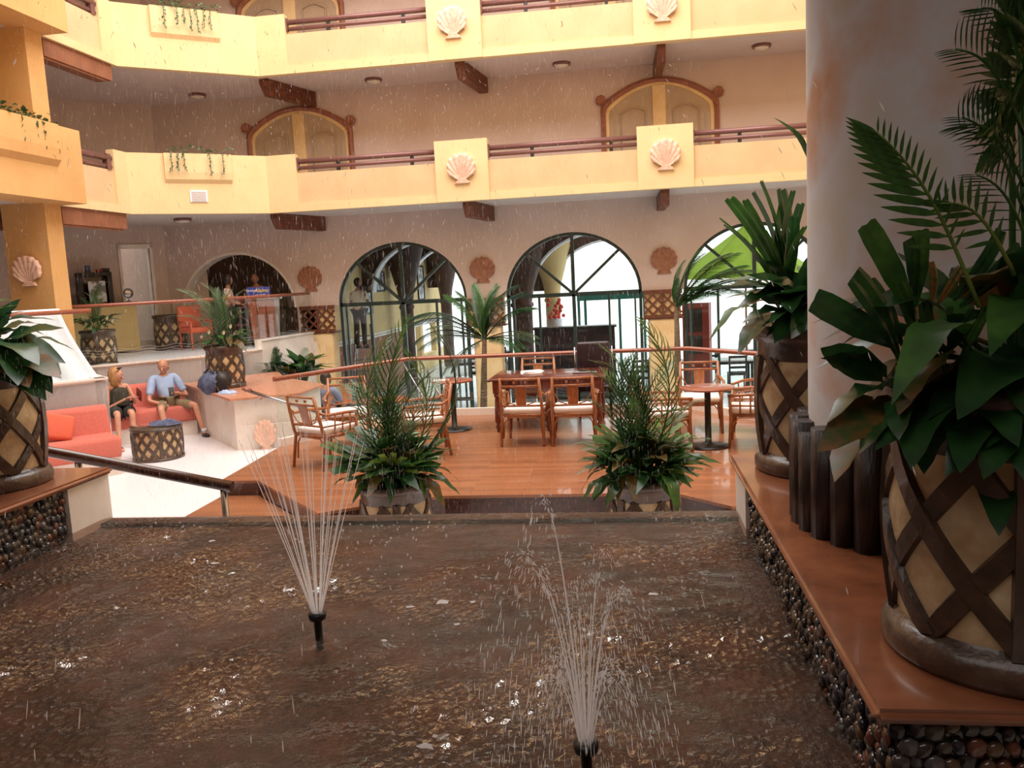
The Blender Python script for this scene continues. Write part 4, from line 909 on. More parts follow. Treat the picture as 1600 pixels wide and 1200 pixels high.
for LV, z0 in enumerate(LEV[:2]):
    a = Vector((-7.45, BY)); b = Vector((-9.6, 15.85)); nn = Vector((-(b-a).y, (b-a).x)).normalized()
    vine('trailing vine along the planter of the angled %s balcony' % ['lower', 'upper'][LV], [(*(a+(b-a)*(.29+.046*k)), z0+1.19) for k in range(10)], (nn.x, nn.y, 0), drop=.55 if LV else .5, n=5 if LV == 0 else 9)
vine('green trailing vine on top of the ochre balcony box', [(-9.2, 11.9+.16*k, LEV[0]+1.22) for k in range(8)], (1, 0, 0), 'leaf', .35, 6, .09)

# ================================================================ SOFAS
def FR(n, t, z, face=-1):   # frame with +X to the right seen from the front, -Y to the front (towards decreasing n)
    return nt(n, t, z)
def sofa(n0, t0, t1, label, pillow=False):
    # n0 = plane of the front edge; local x along t, local y along +n
    o = nt(n0, t0, WFZ); L = t1-t0; e = empty('sofa', o, R(45), label, 'sofa', 'coral sofas of the sunken lounge')
    MB().box(0, L, .06, .98, 0, .26).build('plinth', 'marble', e)
    MB().rbox(0, L, 0, .78, .26, .56, .06).build('seat', 'sofa', e)
    b = MB(); pr = [(.60, .54), (.70, .92), (.78, .97), (.96, .95), (.98, .26), (.66, .26)]
    v = [(x, p[0], p[1]) for x in (0, L) for p in pr]; k = len(pr)
    b.add(v, [tuple(range(k)), tuple(range(k, 2*k))[::-1]]+[(i, k+i, k+(i+1) % k, (i+1) % k) for i in range(k)])
    ob = b.build('backrest', 'sofa', e); bv = ob.modifiers.new('b', 'BEVEL'); bv.width = .035; bv.segments = 3
    return e
sofa(13.08, -1.2, 2.75, 'near coral sofa with a square orange cushion, below the glass with the white drape')
sofa(15.7, 3.0, 4.62, 'far coral sofa on which the woman and the man sit')
pc = atY(88, 680, 0.0001) if False else None
d_ = ray(88, 678); n_t = 13.75; k_ = n_t*S2/(d_.y-d_.x); P_ = CAM+d_*k_
e = tag(MB().rbox(-.2, .2, -.06, .06, -.19, .19, .055).build('throw_cushion', 'pillow'), 'square orange cushion lying on the near coral sofa', 'cushion')
e.location = nt(13.52, (P_.x+P_.y)/S2, 1.30); e.rotation_euler = (R(-22), R(14), R(38))
# ================================================================ COFFEE TABLE
t = empty('coffee_table', (-7.42, 12.3, WFZ), R(20), 'round lattice-sided glass-topped coffee table in front of the seated couple', 'table')
CP = [(.36, .02), (.372, .2), (.372, .4), (.36, .5)]
MB().lathe([(0, .0), (.35, .0)]+CP, 40).build('body', 'potcream', t); MB().lathe([(.365, .495), (.3, .51), (0, .51)], 32).build('inner_board', 'potbrown', t)
sA = strap_mesh(CP, 0, .95, .05, z0=.02, z1=.50).build('lattice_strap', 'potbrown', t); sB = strap_mesh(CP, 0, -.95, .05, z0=.02, z1=.50, off=.018).build('lattice_strap', 'potbrown', t); sV = strap_mesh(CP, 0, 0, .06, 6, z0=.02, z1=.5, off=.022).build('lattice_strap', 'potbrown', t)
for k in range(1, 14):
    for s_ in (sA, sB): inst(s_, t, Matrix.Rotation(2*PI*k/14, 4, 'Z'))
for k in range(1, 5): inst(sV, t, Matrix.Rotation(2*PI*k/5, 4, 'Z'))
for z_ in (.02, .49): MB().lathe([(.36, z_-.02), (.39, z_-.02), (.39, z_+.02), (.36, z_+.02)], 32).build('hoop', 'potbrown', t)
MB().lathe([(0, .52), (.41, .52), (.415, .526), (.41, .532), (0, .532)], 40).build('glass_top', 'glass', t)
def cloth_lump(name, loc, rx, ry, h, ma, label, cat, seed):
    mb = MB(); n = 26; v = []; 
    for j in range(n+1):
        for i in range(n+1):
            x = -1+2*i/n; y = -1+2*j/n; r_ = math.hypot(x, y); k = max(0, 1-r_**2.2)
            e_ = 1+.18*noise.noise(Vector((x*2, y*2, seed))); rk = r_/max(abs(x), abs(y), 1e-6) if r_ > 0 else 1
            v.append((x*rx*e_/max(rk, 1e-3)*1., y*ry*e_/max(rk, 1e-3), h*(k**.5)*(.65+.5*noise.noise(Vector((x*2.6, y*2.6, seed+3))))+h*.18*noise.noise(Vector((x*8, y*8, seed)))*k+.003))
    f = [(j*(n+1)+i, j*(n+1)+i+1, (j+1)*(n+1)+i+1, (j+1)*(n+1)+i) for j in range(n) for i in range(n)]
    o = mb.add(v, f, True).build(name, ma); o.location = loc; return tag(o, label, cat)
cloth_lump('folded_jacket', (-7.30, 12.36, WFZ+.533), .27, .20, .09, 'bluejacket', 'crumpled blue-grey garment lying on the round coffee table', 'clothing', 1)
bag = empty('backpack', (-7.10, 13.62, 1.411), 0, 'dark blue patterned backpack slumped on the granite top in front of the lattice planter', 'bag')
def wob(u): return u*(1+.22*noise.noise(u*2.2))
MB().ball((0, 0, .16), .25, .17, .20, 18, 12, fn=wob).build('body', 'bluejacket', bag); MB().ball((.16, .02, .17), .18, .16, .19, 14, 10, fn=wob).build('pocket', 'hairk', bag)
MB().tube([(-.1, -.1, .33), (0, -.05, .42), (.1, -.1, .33)], .015, 6).build('strap', 'black', bag)
cloth_lump('blue_cloth', (-6.72, 13.38, 1.412), .17, .11, .07, 'shirt', 'small light blue cloth lying beside the backpack', 'clothing', 4)
# ================================================================ WHITE DRAPE
mb = MB(); v = []; nx, nz = 36, 10
o0 = nt(14.75, 1.55, UFZ-.04)
for j in range(nz+1):
    u = j/nz
    for i in range(nx+1):
        w_ = i/nx; xx = -1.5+2.35*w_+(.42*(1-u)**1.3 if True else 0)*w_; z = 1.14*u; yy = -.30*(1-u)**1.5+.035*math.sin(w_*34+u*2)*(1.1-u)-.05
        v.append((xx, yy, z))
for i in range(nx+1): w_ = i/nx; v.append((-1.5+2.35*w_, .45, 1.14))
f = [(j*(nx+1)+i, j*(nx+1)+i+1, (j+1)*(nx+1)+i+1, (j+1)*(nx+1)+i) for j in range(nz+1) for i in range(nx)]
k = len(v)
for j in range(nz+1): u = j/nz; v.append((.85+.42*(1-u)**1.3, .45, 1.14*u))
f += [(j*(nx+1)+nx, k+j, k+j+1, (j+1)*(nx+1)+nx) for j in range(nz)]
o = tag(mb.add(v, f, True).build('draped_table', 'white'), 'tall table fully draped in white cloth behind the glass at far left', 'table'); o.location = o0; o.rotation_euler.z = R(45)
# ================================================================ PEOPLE
def skin_body(verts, edges, radii, root=0, sub=2):
    me = bpy.data.meshes.new('tmp'); me.from_pydata([tuple(v) for v in verts], edges, []); o = bpy.data.objects.new('tmp', me); C.objects.link(o)
    m_ = o.modifiers.new('s', 'SKIN'); m_.use_smooth_shade = True
    sv = me.skin_vertices[0].data
    for i, r_ in enumerate(radii): sv[i].radius = (r_, r_) if not isinstance(r_, tuple) else r_
    sv[root].use_root = True
    s2 = o.modifiers.new('u', 'SUBSURF'); s2.levels = sub; s2.render_levels = sub
    bpy.context.view_layer.update(); dg = bpy.context.evaluated_depsgraph_get(); ev = o.evaluated_get(dg); m2 = ev.to_mesh()
    V = [v.co.copy() for v in m2.vertices]; F_ = [tuple(p.vertices) for p in m2.polygons]; ev.to_mesh_clear(); bpy.data.objects.remove(o)
    return MB().add(V, F_, True)
def chain(mb, pts, rs): mb.tube(pts, rs, 10, cap=True)
def hand(mb, w_, dr, up, s_=1., curl=.5):
    w_ = Vector(w_); dr = Vector(dr).normalized(); up = Vector(up).normalized(); sd = dr.cross(up).normalized(); up = sd.cross(dr)
    rot = Matrix((dr, sd, up)).transposed(); mb.ball(w_+dr*.045*s_, .052*s_, .04*s_, .017*s_, 10, 6, rot=rot)
    for k, (o_, l) in enumerate(((-.030, .062), (-.010, .074), (.010, .070), (.028, .055))):
        b = w_+dr*.082*s_+sd*o_*s_; c_ = b+(dr*math.cos(curl)-up*math.sin(curl))*l*.5*s_; d = c_+(dr*math.cos(curl*2)-up*math.sin(curl*2))*l*.5*s_
        mb.tube([b-dr*.02*s_, b, c_, d], [.009*s_, .0095*s_, .008*s_, .0055*s_], 6)
    b = w_+dr*.03*s_-sd*.033*s_; mb.tube([b, b+(dr*.6-sd)*.028*s_, b+(dr*1.3-sd*.9-up*.5)*.042*s_], [.012*s_, .010*s_, .007*s_], 6)
def head(mb, c, f, s_=1., up=(0, 0, 1)):
    c = Vector(c); f = Vector(f).normalized(); up = Vector(up); s = f.cross(up).normalized(); up = s.cross(f)
    rot = Matrix((f, s, up)).transposed()
    def shp(u):
        v = u.copy()
        if v.z < 0: v.y *= 1+.28*v.z; v.x = v.x*(1+.10*v.z)+.10*(-v.z)*(1 if v.x > 0 else .0)
        if v.x < 0: v.x *= 1.08
        return v
    mb.ball(c, .092*s_, .074*s_, .118*s_, 18, 14, rot=rot, fn=shp)
    P = lambda x, y, z: c+rot@Vector((x, y, z))*s_
    mb.tube([P(.085, 0, .015), P(.104, 0, -.015), P(.112, 0, -.028), P(.09, 0, -.036)], [.006*s_, .011*s_, .015*s_, .008*s_], 8)
    for sg in (-1, 1): mb.ball(P(-.005, sg*.077, -.01), .018*s_, .009*s_, .03*s_, 8, 6, rot=rot)
    mb.tube([P(.089, -.024, -.062), P(.097, 0, -.060), P(.089, .024, -.062)], .0065*s_, 6)
    return P
def face_parts(P, s_, parent, rot=None):
    for sg in (-1, 1):
        MB().ball(P(.082, sg*.03, .012), .007*s_, .012*s_, .0055*s_, 8, 6).build('eye', 'white', parent); MB().ball(P(.0875, sg*.03, .012), .005*s_, n=6, m_=4).build('pupil', 'hairk', parent)
        MB().tube([P(.086, sg*.016, .034), P(.09, sg*.03, .039), P(.08, sg*.046, .034)], .004*s_, 5).build('eyebrow', 'hairg', parent)
# local frame of a seated person: +x = forward, +y = left, origin at seat top under hips
def seated(name, loc, rz, label, s_=1., sex='m', skinm='skin', knees=((.46, .16), (.46, -.16)), feet=((.50, .18), (.50, -.18)), footz=-.53, lean=-.12, look=(1, 0, -.2), hands=(((.22, .05, .30), (.3, -1, .3)), ((.20, -.02, .26), (.3, 1, .3))), elbows=((.05, .30, .22), (.05, -.30, .22)), sw=.19):
    e = empty(name, loc, rz, label, 'person')
    hipz = .10; sh = .54*s_; nk = Vector((lean, 0, sh+.035)); hd = nk+Vector((.05, 0, .155*s_))
    V = [Vector((0, 0, hipz)), Vector((lean*.4, 0, .26)), Vector((lean*.8, 0, .42*s_)), nk, nk+Vector((.012, 0, .09))]
    ed = [(0, 1), (1, 2), (2, 3), (3, 4)]; rd = [(.13, .15), (.115, .14), (.11, .16), (.06, .06), .05]
    if sex == 'f': rd = [(.13, .15), (.10, .115), (.10, .13), (.05, .05), .042]
    limbs = []
    for i, sg in ((0, 1), (1, -1)):
        k = len(V); shd = Vector((lean, sg*sw, sh)); el = Vector(elbows[i]); wr = Vector(hands[i][0])
        V += [shd, el, wr]; ed += [(2, k), (k, k+1), (k+1, k+2)]; rd += ([.058, .043, .028] if sex == 'm' else [.045, .034, .023])
        limbs.append((shd, el, wr))
    legs = []
    for i, sg in ((0, 1), (1, -1)):
        k = len(V); hp = Vector((.06, sg*.095, .08)); kn = Vector((knees[i][0], knees[i][1], .07)); an = Vector((feet[i][0], feet[i][1], footz+.09)); toe = an+Vector((.15, sg*.03, -.06)); cf = kn.lerp(an, .3)+Vector((-.015, 0, 0))
        V += [hp, kn, cf, an, toe]; ed += [(0, k), (k, k+1), (k+1, k+2), (k+2, k+3), (k+3, k+4)]; rd += ([.088, .06, .058, .038, .03] if sex == 'm' else [.085, .055, .05, .032, .026])
        legs.append((hp, kn, an, toe))
    mb = skin_body(V, ed, rd); P = head(mb, hd, look, s_*1.12)
    for i, (shd, el, wr) in enumerate(limbs): hand(mb, wr, (wr-el).normalized()*.6+Vector(hands[i][1])*.5, (0, 0, 1), 1.05, .55)
    mb.build('body', skinm, e); face_parts(P, s_*1.12, e)
    return e, V, limbs, legs, hd, P, nk
# man
mloc = nt(15.72+.42, 4.30-.05, WFZ+.57)
e, V, limbs, legs, hd, P, nk = seated('person', nt(16.05, 4.22, WFZ+.50), R(-45), 'bald man in blue shirt and khaki shorts seated on the far sofa', 1.05, 'm',
    knees=((.50, .34), (.50, -.26)), feet=((.66, .40), (.62, -.20)), look=(.9, -.5, -.28), hands=(((.24, .10, .30), (.2, -1, .1)), ((.22, -.16, .12), (.8, .4, -.2))), elbows=((.06, .33, .20), (.06, -.34, .18)), sw=.20)
def garment(V, ed, rd, name, ma, e, sub=2): return skin_body(V, ed, rd, sub=sub).build(name, ma, e)
sv = [Vector((.0, 0, .07)), Vector((-.05, 0, .25)), Vector((-.10, 0, .44)), nk+Vector((0, 0, -.01))]
def shirt(e, sv, limbs, ma, frac=.8, k_=1.16, base=((.145, .165), (.135, .16), (.13, .185), (.075, .085)), aw=.07):
    V = list(sv); ed = [(0, 1), (1, 2), (2, 3)]; rd = list(base)
    for shd, el, wr in limbs:
        k = len(V); V += [V[2].lerp(shd, .55), shd, shd.lerp(el, frac*.5), shd.lerp(el, frac)]; ed += [(2, k), (k, k+1), (k+1, k+2), (k+2, k+3)]; rd += [(.10, .11), aw*1.08, aw, aw*.9]
    return garment(V, ed, rd, 'shirt', ma, e)
sv[3] = nk+Vector((.005, 0, .045)); shirt(e, sv, limbs, 'shirt', base=((.15, .17), (.14, .165), (.14, .19), (.085, .095)), aw=.078)
V2 = [Vector((0, 0, .10))]; ed = []; rd = [(.155, .165)]
for hp, kn, an, toe in legs: k = len(V2); V2 += [hp, hp.lerp(kn, .86)]; ed += [(0, k), (k, k+1)]; rd += [.105, .088]
garment(V2, ed, rd, 'shorts', 'khaki', e)
for hp, kn, an, toe in legs:
    MB().ball(an+Vector((.07, 0, -.045)), .14, .055, .05, 12, 8).build('shoe', 'hairk', e); MB().tube([an+Vector((0, 0, .03)), an+Vector((.01, 0, .08))], .045, 10).build('sock', 'white', e)
mb = MB(); f_ = Vector((.9, -.5, 0)).normalized(); rot = Matrix((f_, f_.cross(Vector((0, 0, 1))), Vector((0, 0, 1)))).transposed()
def hairfn(u):
    v = u.copy(); v.x = min(v.x, .15); v.z = max(min(v.z, .45), -.55); return v
MB().ball(hd-f_*.016+Vector((0, 0, .008)), .112, .095, .134, 16, 12, rot=rot, fn=hairfn).build('hair', 'hairg', e)
MB().lathe([(.028, 0), (.03, .02)], 12).xf(Matrix.Translation(limbs[0][2]+Vector((-.03, .03, -.02)))).build('watch', 'chrome', e)
ph = tag(MB().rbox(-.045, .045, -.008, .008, -.085, .085, .006).build('phone', 'hairk'), 'dark phone held by the bald man', 'phone'); ph.location = e.matrix_basis@Vector((.30, .0, .33)); ph.rotation_euler = (R(-25), 0, R(-45+80))
# woman
e, V, limbs, legs, hd, P, nk = seated('person', nt(15.86, 3.36, WFZ+.52), R(-45), 'blond woman in dark sleeveless dress seated on the far sofa', .95, 'f',
    knees=((.50, .08), (.52, -.16)), feet=((.60, .05), (.66, -.20)), look=(.6, .8, -.30), hands=(((.33, .17, .30), (.6, .2, .3)), ((.30, .05, .30), (.7, .8, .2))), elbows=((.08, .25, .18), (.10, -.22, .14)), sw=.155, lean=-.02)
mb = skin_body([Vector((.0, 0, .08)), Vector((-.01, 0, .26)), Vector((-.02, 0, .42)), nk+Vector((0, 0, -.05))], [(0, 1), (1, 2), (2, 3)], [(.21, .23), (.185, .20), (.18, .215), (.11, .16)]); mb.build('dress', 'olive', e)
V2 = [Vector((0, 0, .10))]; ed = []; rd = [(.15, .16)]
for hp, kn, an, toe in legs: k = len(V2); V2 += [hp, hp.lerp(kn, .45), hp.lerp(kn, .80)]; ed += [(0, k), (k, k+1), (k+1, k+2)]; rd += [.13, .115, .10]
garment(V2, ed, rd, 'skirt', 'darkskirt', e)
for hp, kn, an, toe in legs: MB().ball(an+Vector((.08, 0, -.06)), .12, .045, .028, 12, 6).build('shoe', 'skin', e); MB().tube([an+Vector((.04, -.04, -.05)), an+Vector((.10, 0, -.015)), an+Vector((.04, .04, -.05))], .01, 5).build('sandal_strap', 'hairk', e)
f_ = Vector((.6, .8, 0)).normalized(); rot = Matrix((f_, f_.cross(Vector((0, 0, 1))), Vector((0, 0, 1)))).transposed()
def hf(u):
    v = u.copy(); v.x = min(v.x, .35 if v.z < .45 else .8)
    if v.z < 0: v.z *= 1.75; v.y *= 1.12
    return v*(1+.12*noise.noise(u*5))
MB().ball(hd-f_*.022+Vector((0, 0, .012)), .125, .112, .140, 22, 16, rot=rot, fn=hf).build('hair', 'hairb', e)
sd_ = f_.cross(Vector((0, 0, 1)))
for sg in (-1, 1): MB().ball(hd+f_*.055+sd_*sg*.035+Vector((0, 0, .125)), .026, .026, .016, 8, 6).build('sunglass_lens', 'hairk', e)
MB().tube([hd+f_*.055+sd_*-.085+Vector((0, 0, .07)), hd+f_*.065+Vector((0, 0, .115)), hd+f_*.055+sd_*.085+Vector((0, 0, .07))], .005, 5).build('sunglass_frame', 'hairk', e)
tb_ = tag(MB().rbox(-.07, .07, -.008, .008, -.12, .12, .008).build('tablet', 'redcab'), 'dark red folding phone case held up by the blond woman', 'phone'); tb_.location = e.matrix_basis@Vector((.42, .24, .36)); tb_.rotation_euler = (R(20), R(35), R(-20))
o = tag(MB().rbox(-.09, .09, -.05, .05, -.03, .03, .02).build('camera_case', 'hairk'), 'small black case lying in the lap of the blond woman', 'case'); o.location = e.matrix_basis@Vector((.24, .02, .20)); o.rotation_euler.z = R(20)
# ================================================================ RATTAN CHAIRS
def make_chair(label):
    t = empty('rattan_armchair', (0, 0, 0), 0, label, 'chair')
    # front = -Y ; seat .52 wide, .5 deep
    W_, Dp = .27, .25
    for sx in (-1, 1):
        MB().tube([(sx*(W_+.01), Dp+.06, 0), (sx*W_, Dp, .40), (sx*W_, Dp+.02, .46), (sx*(W_-.02), Dp+.11, .90)], [.019, .021, .022, .02], 8).build('back_leg', 'rattan', t)
        MB().tube([(sx*(W_+.01), -Dp-.02, 0), (sx*W_, -Dp, .40), (sx*(W_+.02), -Dp-.01, .64)], [.019, .021, .017], 8).build('front_leg', 'rattan', t)
        MB().tube([(sx*(W_+.02), -Dp-.03, .64), (sx*(W_+.05), -.05, .66), (sx*(W_+.03), Dp-.02, .66), (sx*(W_-.01), Dp+.05, .70)], .019, 8).build('armrest', 'rattan', t)
        MB().tube([(sx*(W_+.01), -Dp, .52), (sx*(W_+.02), 0, .52), (sx*W_, Dp, .52)], .012, 6).build('arm_rail', 'rattan', t)
        for y in (-.14, -.02, .10): MB().tube([(sx*(W_+.015), y, .42), (sx*(W_+.04), y, .655)], .010, 6).build('spindle', 'rattan', t)
        for (ya, yb) in ((-Dp, Dp),):
            MB().tube([(sx*W_, ya+.01, .12), (sx*W_, ya+.03, .30), (sx*W_, ya+.09, .375), (sx*W_, yb-.09, .375), (sx*W_, yb-.03, .30), (sx*W_, yb-.01, .12)], .010, 6).build('leg_brace', 'rattan', t)
    for y in (-Dp, Dp): MB().tube([(-W_+.01, y, .10), (-W_+.03, y, .30), (-W_+.09, y, .375), (W_-.09, y, .375), (W_-.03, y, .30), (W_-.01, y, .10)], .011, 6).build('leg_brace', 'rattan', t)
    MB().tube([(-W_, -Dp, .40), (W_, -Dp, .40), (W_, Dp, .40), (-W_, Dp, .40), (-W_, -Dp, .40)], .02, 8).build('seat_frame', 'rattan', t)
    MB().box(-W_, W_, -Dp, Dp, .385, .41).build('seat_deck', 'rattan', t)
    MB().rbox(-W_+.012, W_-.012, -Dp-.03, Dp-.01, .412, .49, .03).build('cushion', 'cushion', t)
    for z, y in ((.885, Dp+.105), (.79, Dp+.085)): MB().tube([(-W_+.01, y, z), (0, y+.015, z), (W_-.01, y, z)], .016, 8).build('top_rail', 'rattan', t)
    MB().tube([(-W_+.01, Dp+.03, .53), (W_-.01, Dp+.03, .53)], .014, 8).build('lower_rail', 'rattan', t)
    for x in (-.075, .075): MB().ball((x, Dp+.095, .838), .02, n=8, m_=6).build('bead', 'rattan', t)
    MB().add([(-.065, Dp+.02, .53), (.065, Dp+.02, .53), (.075, Dp+.075, .78), (-.075, Dp+.075, .78), (-.065, Dp+.035, .53), (.065, Dp+.035, .53), (.075, Dp+.092, .78), (-.075, Dp+.092, .78)], [(0, 1, 2, 3), (4, 7, 6, 5), (0, 4, 5, 1), (1, 5, 6, 2), (2, 6, 7, 3), (3, 7, 4, 0)]).build('splat', 'rattan', t)
    for sx in (-1, 1): MB().tube([(sx*.075, Dp+.03, .545), (sx*.16, Dp+.04, .57), (sx*.235, Dp+.06, .68), (sx*.245, Dp+.08, .77)], .008, 6).build('back_curve', 'rattan', t)
    return t
PROTO = None
def chair(x, y, rz, label, grp=None):
    global PROTO
    if PROTO is None: PROTO = make_chair(label); t = PROTO
    else: t = copy_tree(PROTO)
    t.location = (x, y, PLZ); t.rotation_euler.z = R(rz); t['label'] = label; t['group'] = grp or 'rattan armchairs on the deck'; return t
# chair front is -Y; rz=180 faces +Y (away from the camera)
chair(-1.36, 10.98, 176, 'left rattan armchair with its back to the pool at the long dark table')
chair(-.72, 10.95, 182, 'right rattan armchair with its back to the pool at the long dark table')
chair(-1.42, 13.0, 0, 'rattan armchair behind the dark table, facing the pool, by the white papers')
chair(-3.72, 9.88, 150, 'rattan armchair at far left of the deck, seen from behind on its left side')
chair(-3.85, 11.15, 20, 'rattan armchair behind the left round table, near the glass balustrade')
chair(-2.62, 10.42, -72, 'rattan armchair facing left, between the left plant and the dark table')
chair(.95, 11.55, -4, 'rattan armchair behind the right round table, facing the pool')
chair(1.50, 10.52, -100, 'rattan armchair on the right of the right round table, next to the big pots')
chair(.40, 10.35, 105, 'rattan armchair on the left of the right round table, half behind the plant')
chair(1.75, 11.3, -50, 'rattan armchair at the back right of the right round table, mostly hidden')
# leather chair
t = empty('office_chair', (-.52, 13.0, PLZ), 5, 'dark purple leather high-backed chair behind the long table', 'chair'); t.rotation_euler.z = R(3)
MB().rbox(-.26, .26, .16, .26, .46, 1.13, .04).build('backrest', 'leather', t); MB().rbox(-.26, .26, -.26, .2, .40, .50, .04).build('seat', 'leather', t)
for sx in (-1, 1):
    MB().tube([(sx*.29, .2, .5), (sx*.29, .22, 1.05)], .012, 6).build('back_tube', 'chrome', t)
    MB().tube([(sx*.29, -.2, .42), (sx*.29, -.2, .66), (sx*.29, .18, .66)], .014, 6).build('armrest', 'black', t)
    for y in (-.2, .18): MB().tube([(sx*.24, y, 0), (sx*.24, y, .42)], .016, 8).build('leg', 'black', t)
# long table
t = empty('writing_table', (-1.13, 12.24, PLZ), R(-1), 'long dark mahogany table with turned legs and a two-leaf top', 'table')
for x0, x1 in ((-.82, -.30), (-.297, .82)): MB().rbox(x0, x1, -.56, .56, .735, .765, .008).build('tabletop', 'mahog', t)
MB().rbox(-.84, -.80, -.57, .57, .728, .76, .01).build('edge_band', 'mahog', t)
MB().box(-.74, .74, -.53, -.51, .62, .735).build('apron', 'mahog', t); MB().box(-.74, .74, .47, .49, .62, .735).build('apron', 'mahog', t); MB().box(-.75, -.73, -.52, .48, .62, .735).build('apron', 'mahog', t); MB().box(.73, .75, -.52, .48, .62, .735).build('apron', 'mahog', t)
LP = [(.022, 0), (.024, .04), (.04, .07), (.042, .09), (.028, .11), (.028, .13), (.045, .15), (.042, .3), (.034, .46), (.03, .50), (.045, .52), (.045, .54), (.03, .56)]
for sx in (-.72, .0, .72):
    for sy in (-.50, .46): g_ = MB().lathe(LP, 14).box(-.05, .05, -.05, .05, .56, .735); o = g_.build('leg', 'mahog', t); o.location = (sx, sy, 0)
for k in range(3):
    o = tag(MB().rbox(-.15, .15, -.11, .11, 0, .012, .003).build('paper_pad', 'paper'), ['white paper pad at the bottom of the pile on the dark table', 'white paper pad in the middle of the pile on the dark table', 'topmost white paper pad, slightly askew on the dark table'][k], 'paper', 'white paper pads on the dark table')
    o.location = (-1.42+.01*k, 12.30+.01*k, PLZ+.766+.0125*k); o.rotation_euler.z = R(12+5*k)
o = tag(MB().rbox(-.17, .17, -.12, .12, 0, .02, .004).build('laptop', 'chrome'), 'flat pale folder on the right half of the dark table', 'folder'); o.location = (-.62, 12.2, PLZ+.766)
# round pedestal tables
def rtable(x, y, label, r_=.31, h=.74):
    t = empty('pedestal_table', (x, y, PLZ), 0, label, 'table', 'round pedestal tables on the deck')
    MB().lathe([(0, h-.03), (r_-.02, h-.03), (r_, h-.02), (r_, h-.005), (r_-.01, h), (0, h)], 36).build('tabletop', 'redwood', t)
    MB().lathe([(0, 0), (.26, 0), (.26, .012), (.1, .03), (.04, .05), (.038, h-.06), (.1, h-.03), (0, h-.03)], 28).build('pedestal', 'black', t); return t
rtable(-2.56, 12.05, 'round table with black pedestal left of the long dark table, near the balustrade')
rtable(.95, 10.45, 'round table with black pedestal on the right side of the deck', .33)
rtable(-3.06, 10.25, 'round table half hidden behind the left potted palm')
o = tag(MB().lathe([(0, 0), (.13, .0), (.135, .006), (0, .008)], 20).build('menu_card', 'paper'), 'white sheet lying on the round table near the balustrade', 'paper'); o.location = (-2.72, 12.0, PLZ+.741)
# ================================================================ NEAR HANDRAIL
A_, B_ = Vector((-4.75, 5.95, 1.985)), Vector((-3.02, 5.95, 1.63))
t = empty('stair_handrail', (-4.48, 5.95, WFZ), 0, 'thick dark wooden stair handrail with steel posts, beyond the left ledge', 'handrail'); o0 = Vector(t.location)
MB().tube([A_-o0-(B_-A_)*.3, A_-o0, B_-o0], .043, 14).build('handrail', 'darkwood', t)
for x_ in (-3.09, -4.27): zt = A_.z+(x_-A_.x)/(B_.x-A_.x)*(B_.z-A_.z); MB().tube([(x_-o0.x, 0, 0), (x_-o0.x, 0, zt-WFZ-.02)], .026, 10).build('post', 'chrome', t)
# ================================================================ LOBBY
# hutch on counter against the diagonal wall
def dloc(n, t_, z): return nt(n, t_, z)
c_ = empty('counter', nt(21.15, 4.25, UFZ), R(45), 'brown counter against the wall under the dark hutch at upper left', 'counter')
MB().box(-.95, .75, -.30, .3, .0, 1.05).build('front', 'creamwall', c_); MB().rbox(-1.0, .80, -.36, .33, 1.05, 1.12, .02).build('worktop', 'darkwood', c_)
h_ = empty('hutch', nt(21.15, 4.22, UFZ+1.12), R(45), 'dark wooden hutch with a pale map panel on the counter at upper left', 'cabinet')
for (a, b, c0, c1) in ((-.36, -.26, 0, .68), (.26, .36, 0, .68)): MB().box(a, b, -.15, .15, c0, c1).build('side_panel', 'hairk', h_)
MB().box(-.36, .36, -.15, .15, .62, .70).build('top_board', 'hairk', h_); MB().box(-.26, .26, .12, .15, 0, .62).build('back_panel', 'darkwood', h_); MB().box(-.26, .26, -.14, .12, .46, .49).build('shelf', 'hairk', h_)
MB().box(-.16, .20, -.18, -.165, .02, .50).build('map_panel', 'photo', h_)
for k, (x, w_, hh, ma) in enumerate(((-.1, .05, .16, 'bluejacket'), (.12, .10, .07, 'redcab'), (.27, .08, .09, 'hairk'), (.0, .06, .06, 'doorbeige'))):
    o = tag(MB().rbox(-w_, w_, -.06, .06, 0, hh, .01).build('ornament', ma), ['slim upright blue-grey ornament', 'low dark red ornament', 'small black ornament at the right end', 'small beige ornament'][k]+' on top of the dark hutch', 'ornament', 'ornaments on the dark hutch'); q = h_.matrix_basis@Vector((x, 0, .701)); o.location = q; o.rotation_euler.z = R(45)
q = nt(20.95, 4.88, UFZ+1.12); t = empty('table_clock', q, R(45), 'small round silver clock on a stand at the right end of the counter', 'clock')
MB().lathe([(0, 0), (.06, 0), (.06, .012), (.012, .03), (.012, .09)], 14).build('stand', 'chrome', t); MB().lathe([(0, -.02), (.11, -.02), (.115, 0), (.1, .02), (0, .012)], 24).xf(Matrix.Translation((0, 0, .2))@Matrix.Rotation(R(90), 4, 'X')).build('dial', 'chrome', t)
# orange lobby chair
q = Vector((-9.86, 18.4, UFZ-.04)); t = empty('lobby_chair', q, R(60), 'orange-upholstered wooden chair in the lobby behind the palm', 'chair')
MB().rbox(-.28, .28, -.26, .26, .38, .5, .03).build('seat', 'pillow', t); MB().rbox(-.28, .28, .2, .3, .5, 1.0, .03).build('backrest', 'pillow', t)
for sx in (-1, 1):
    for sy in (-.22, .24): MB().tube([(sx*.26, sy, 0), (sx*.26, sy, .62 if sy < 0 else .98)], .022, 6).build('leg', 'pillow', t)
    MB().tube([(sx*.28, -.25, .64), (sx*.28, .25, .64)], .024, 6).build('armrest', 'pillow', t)
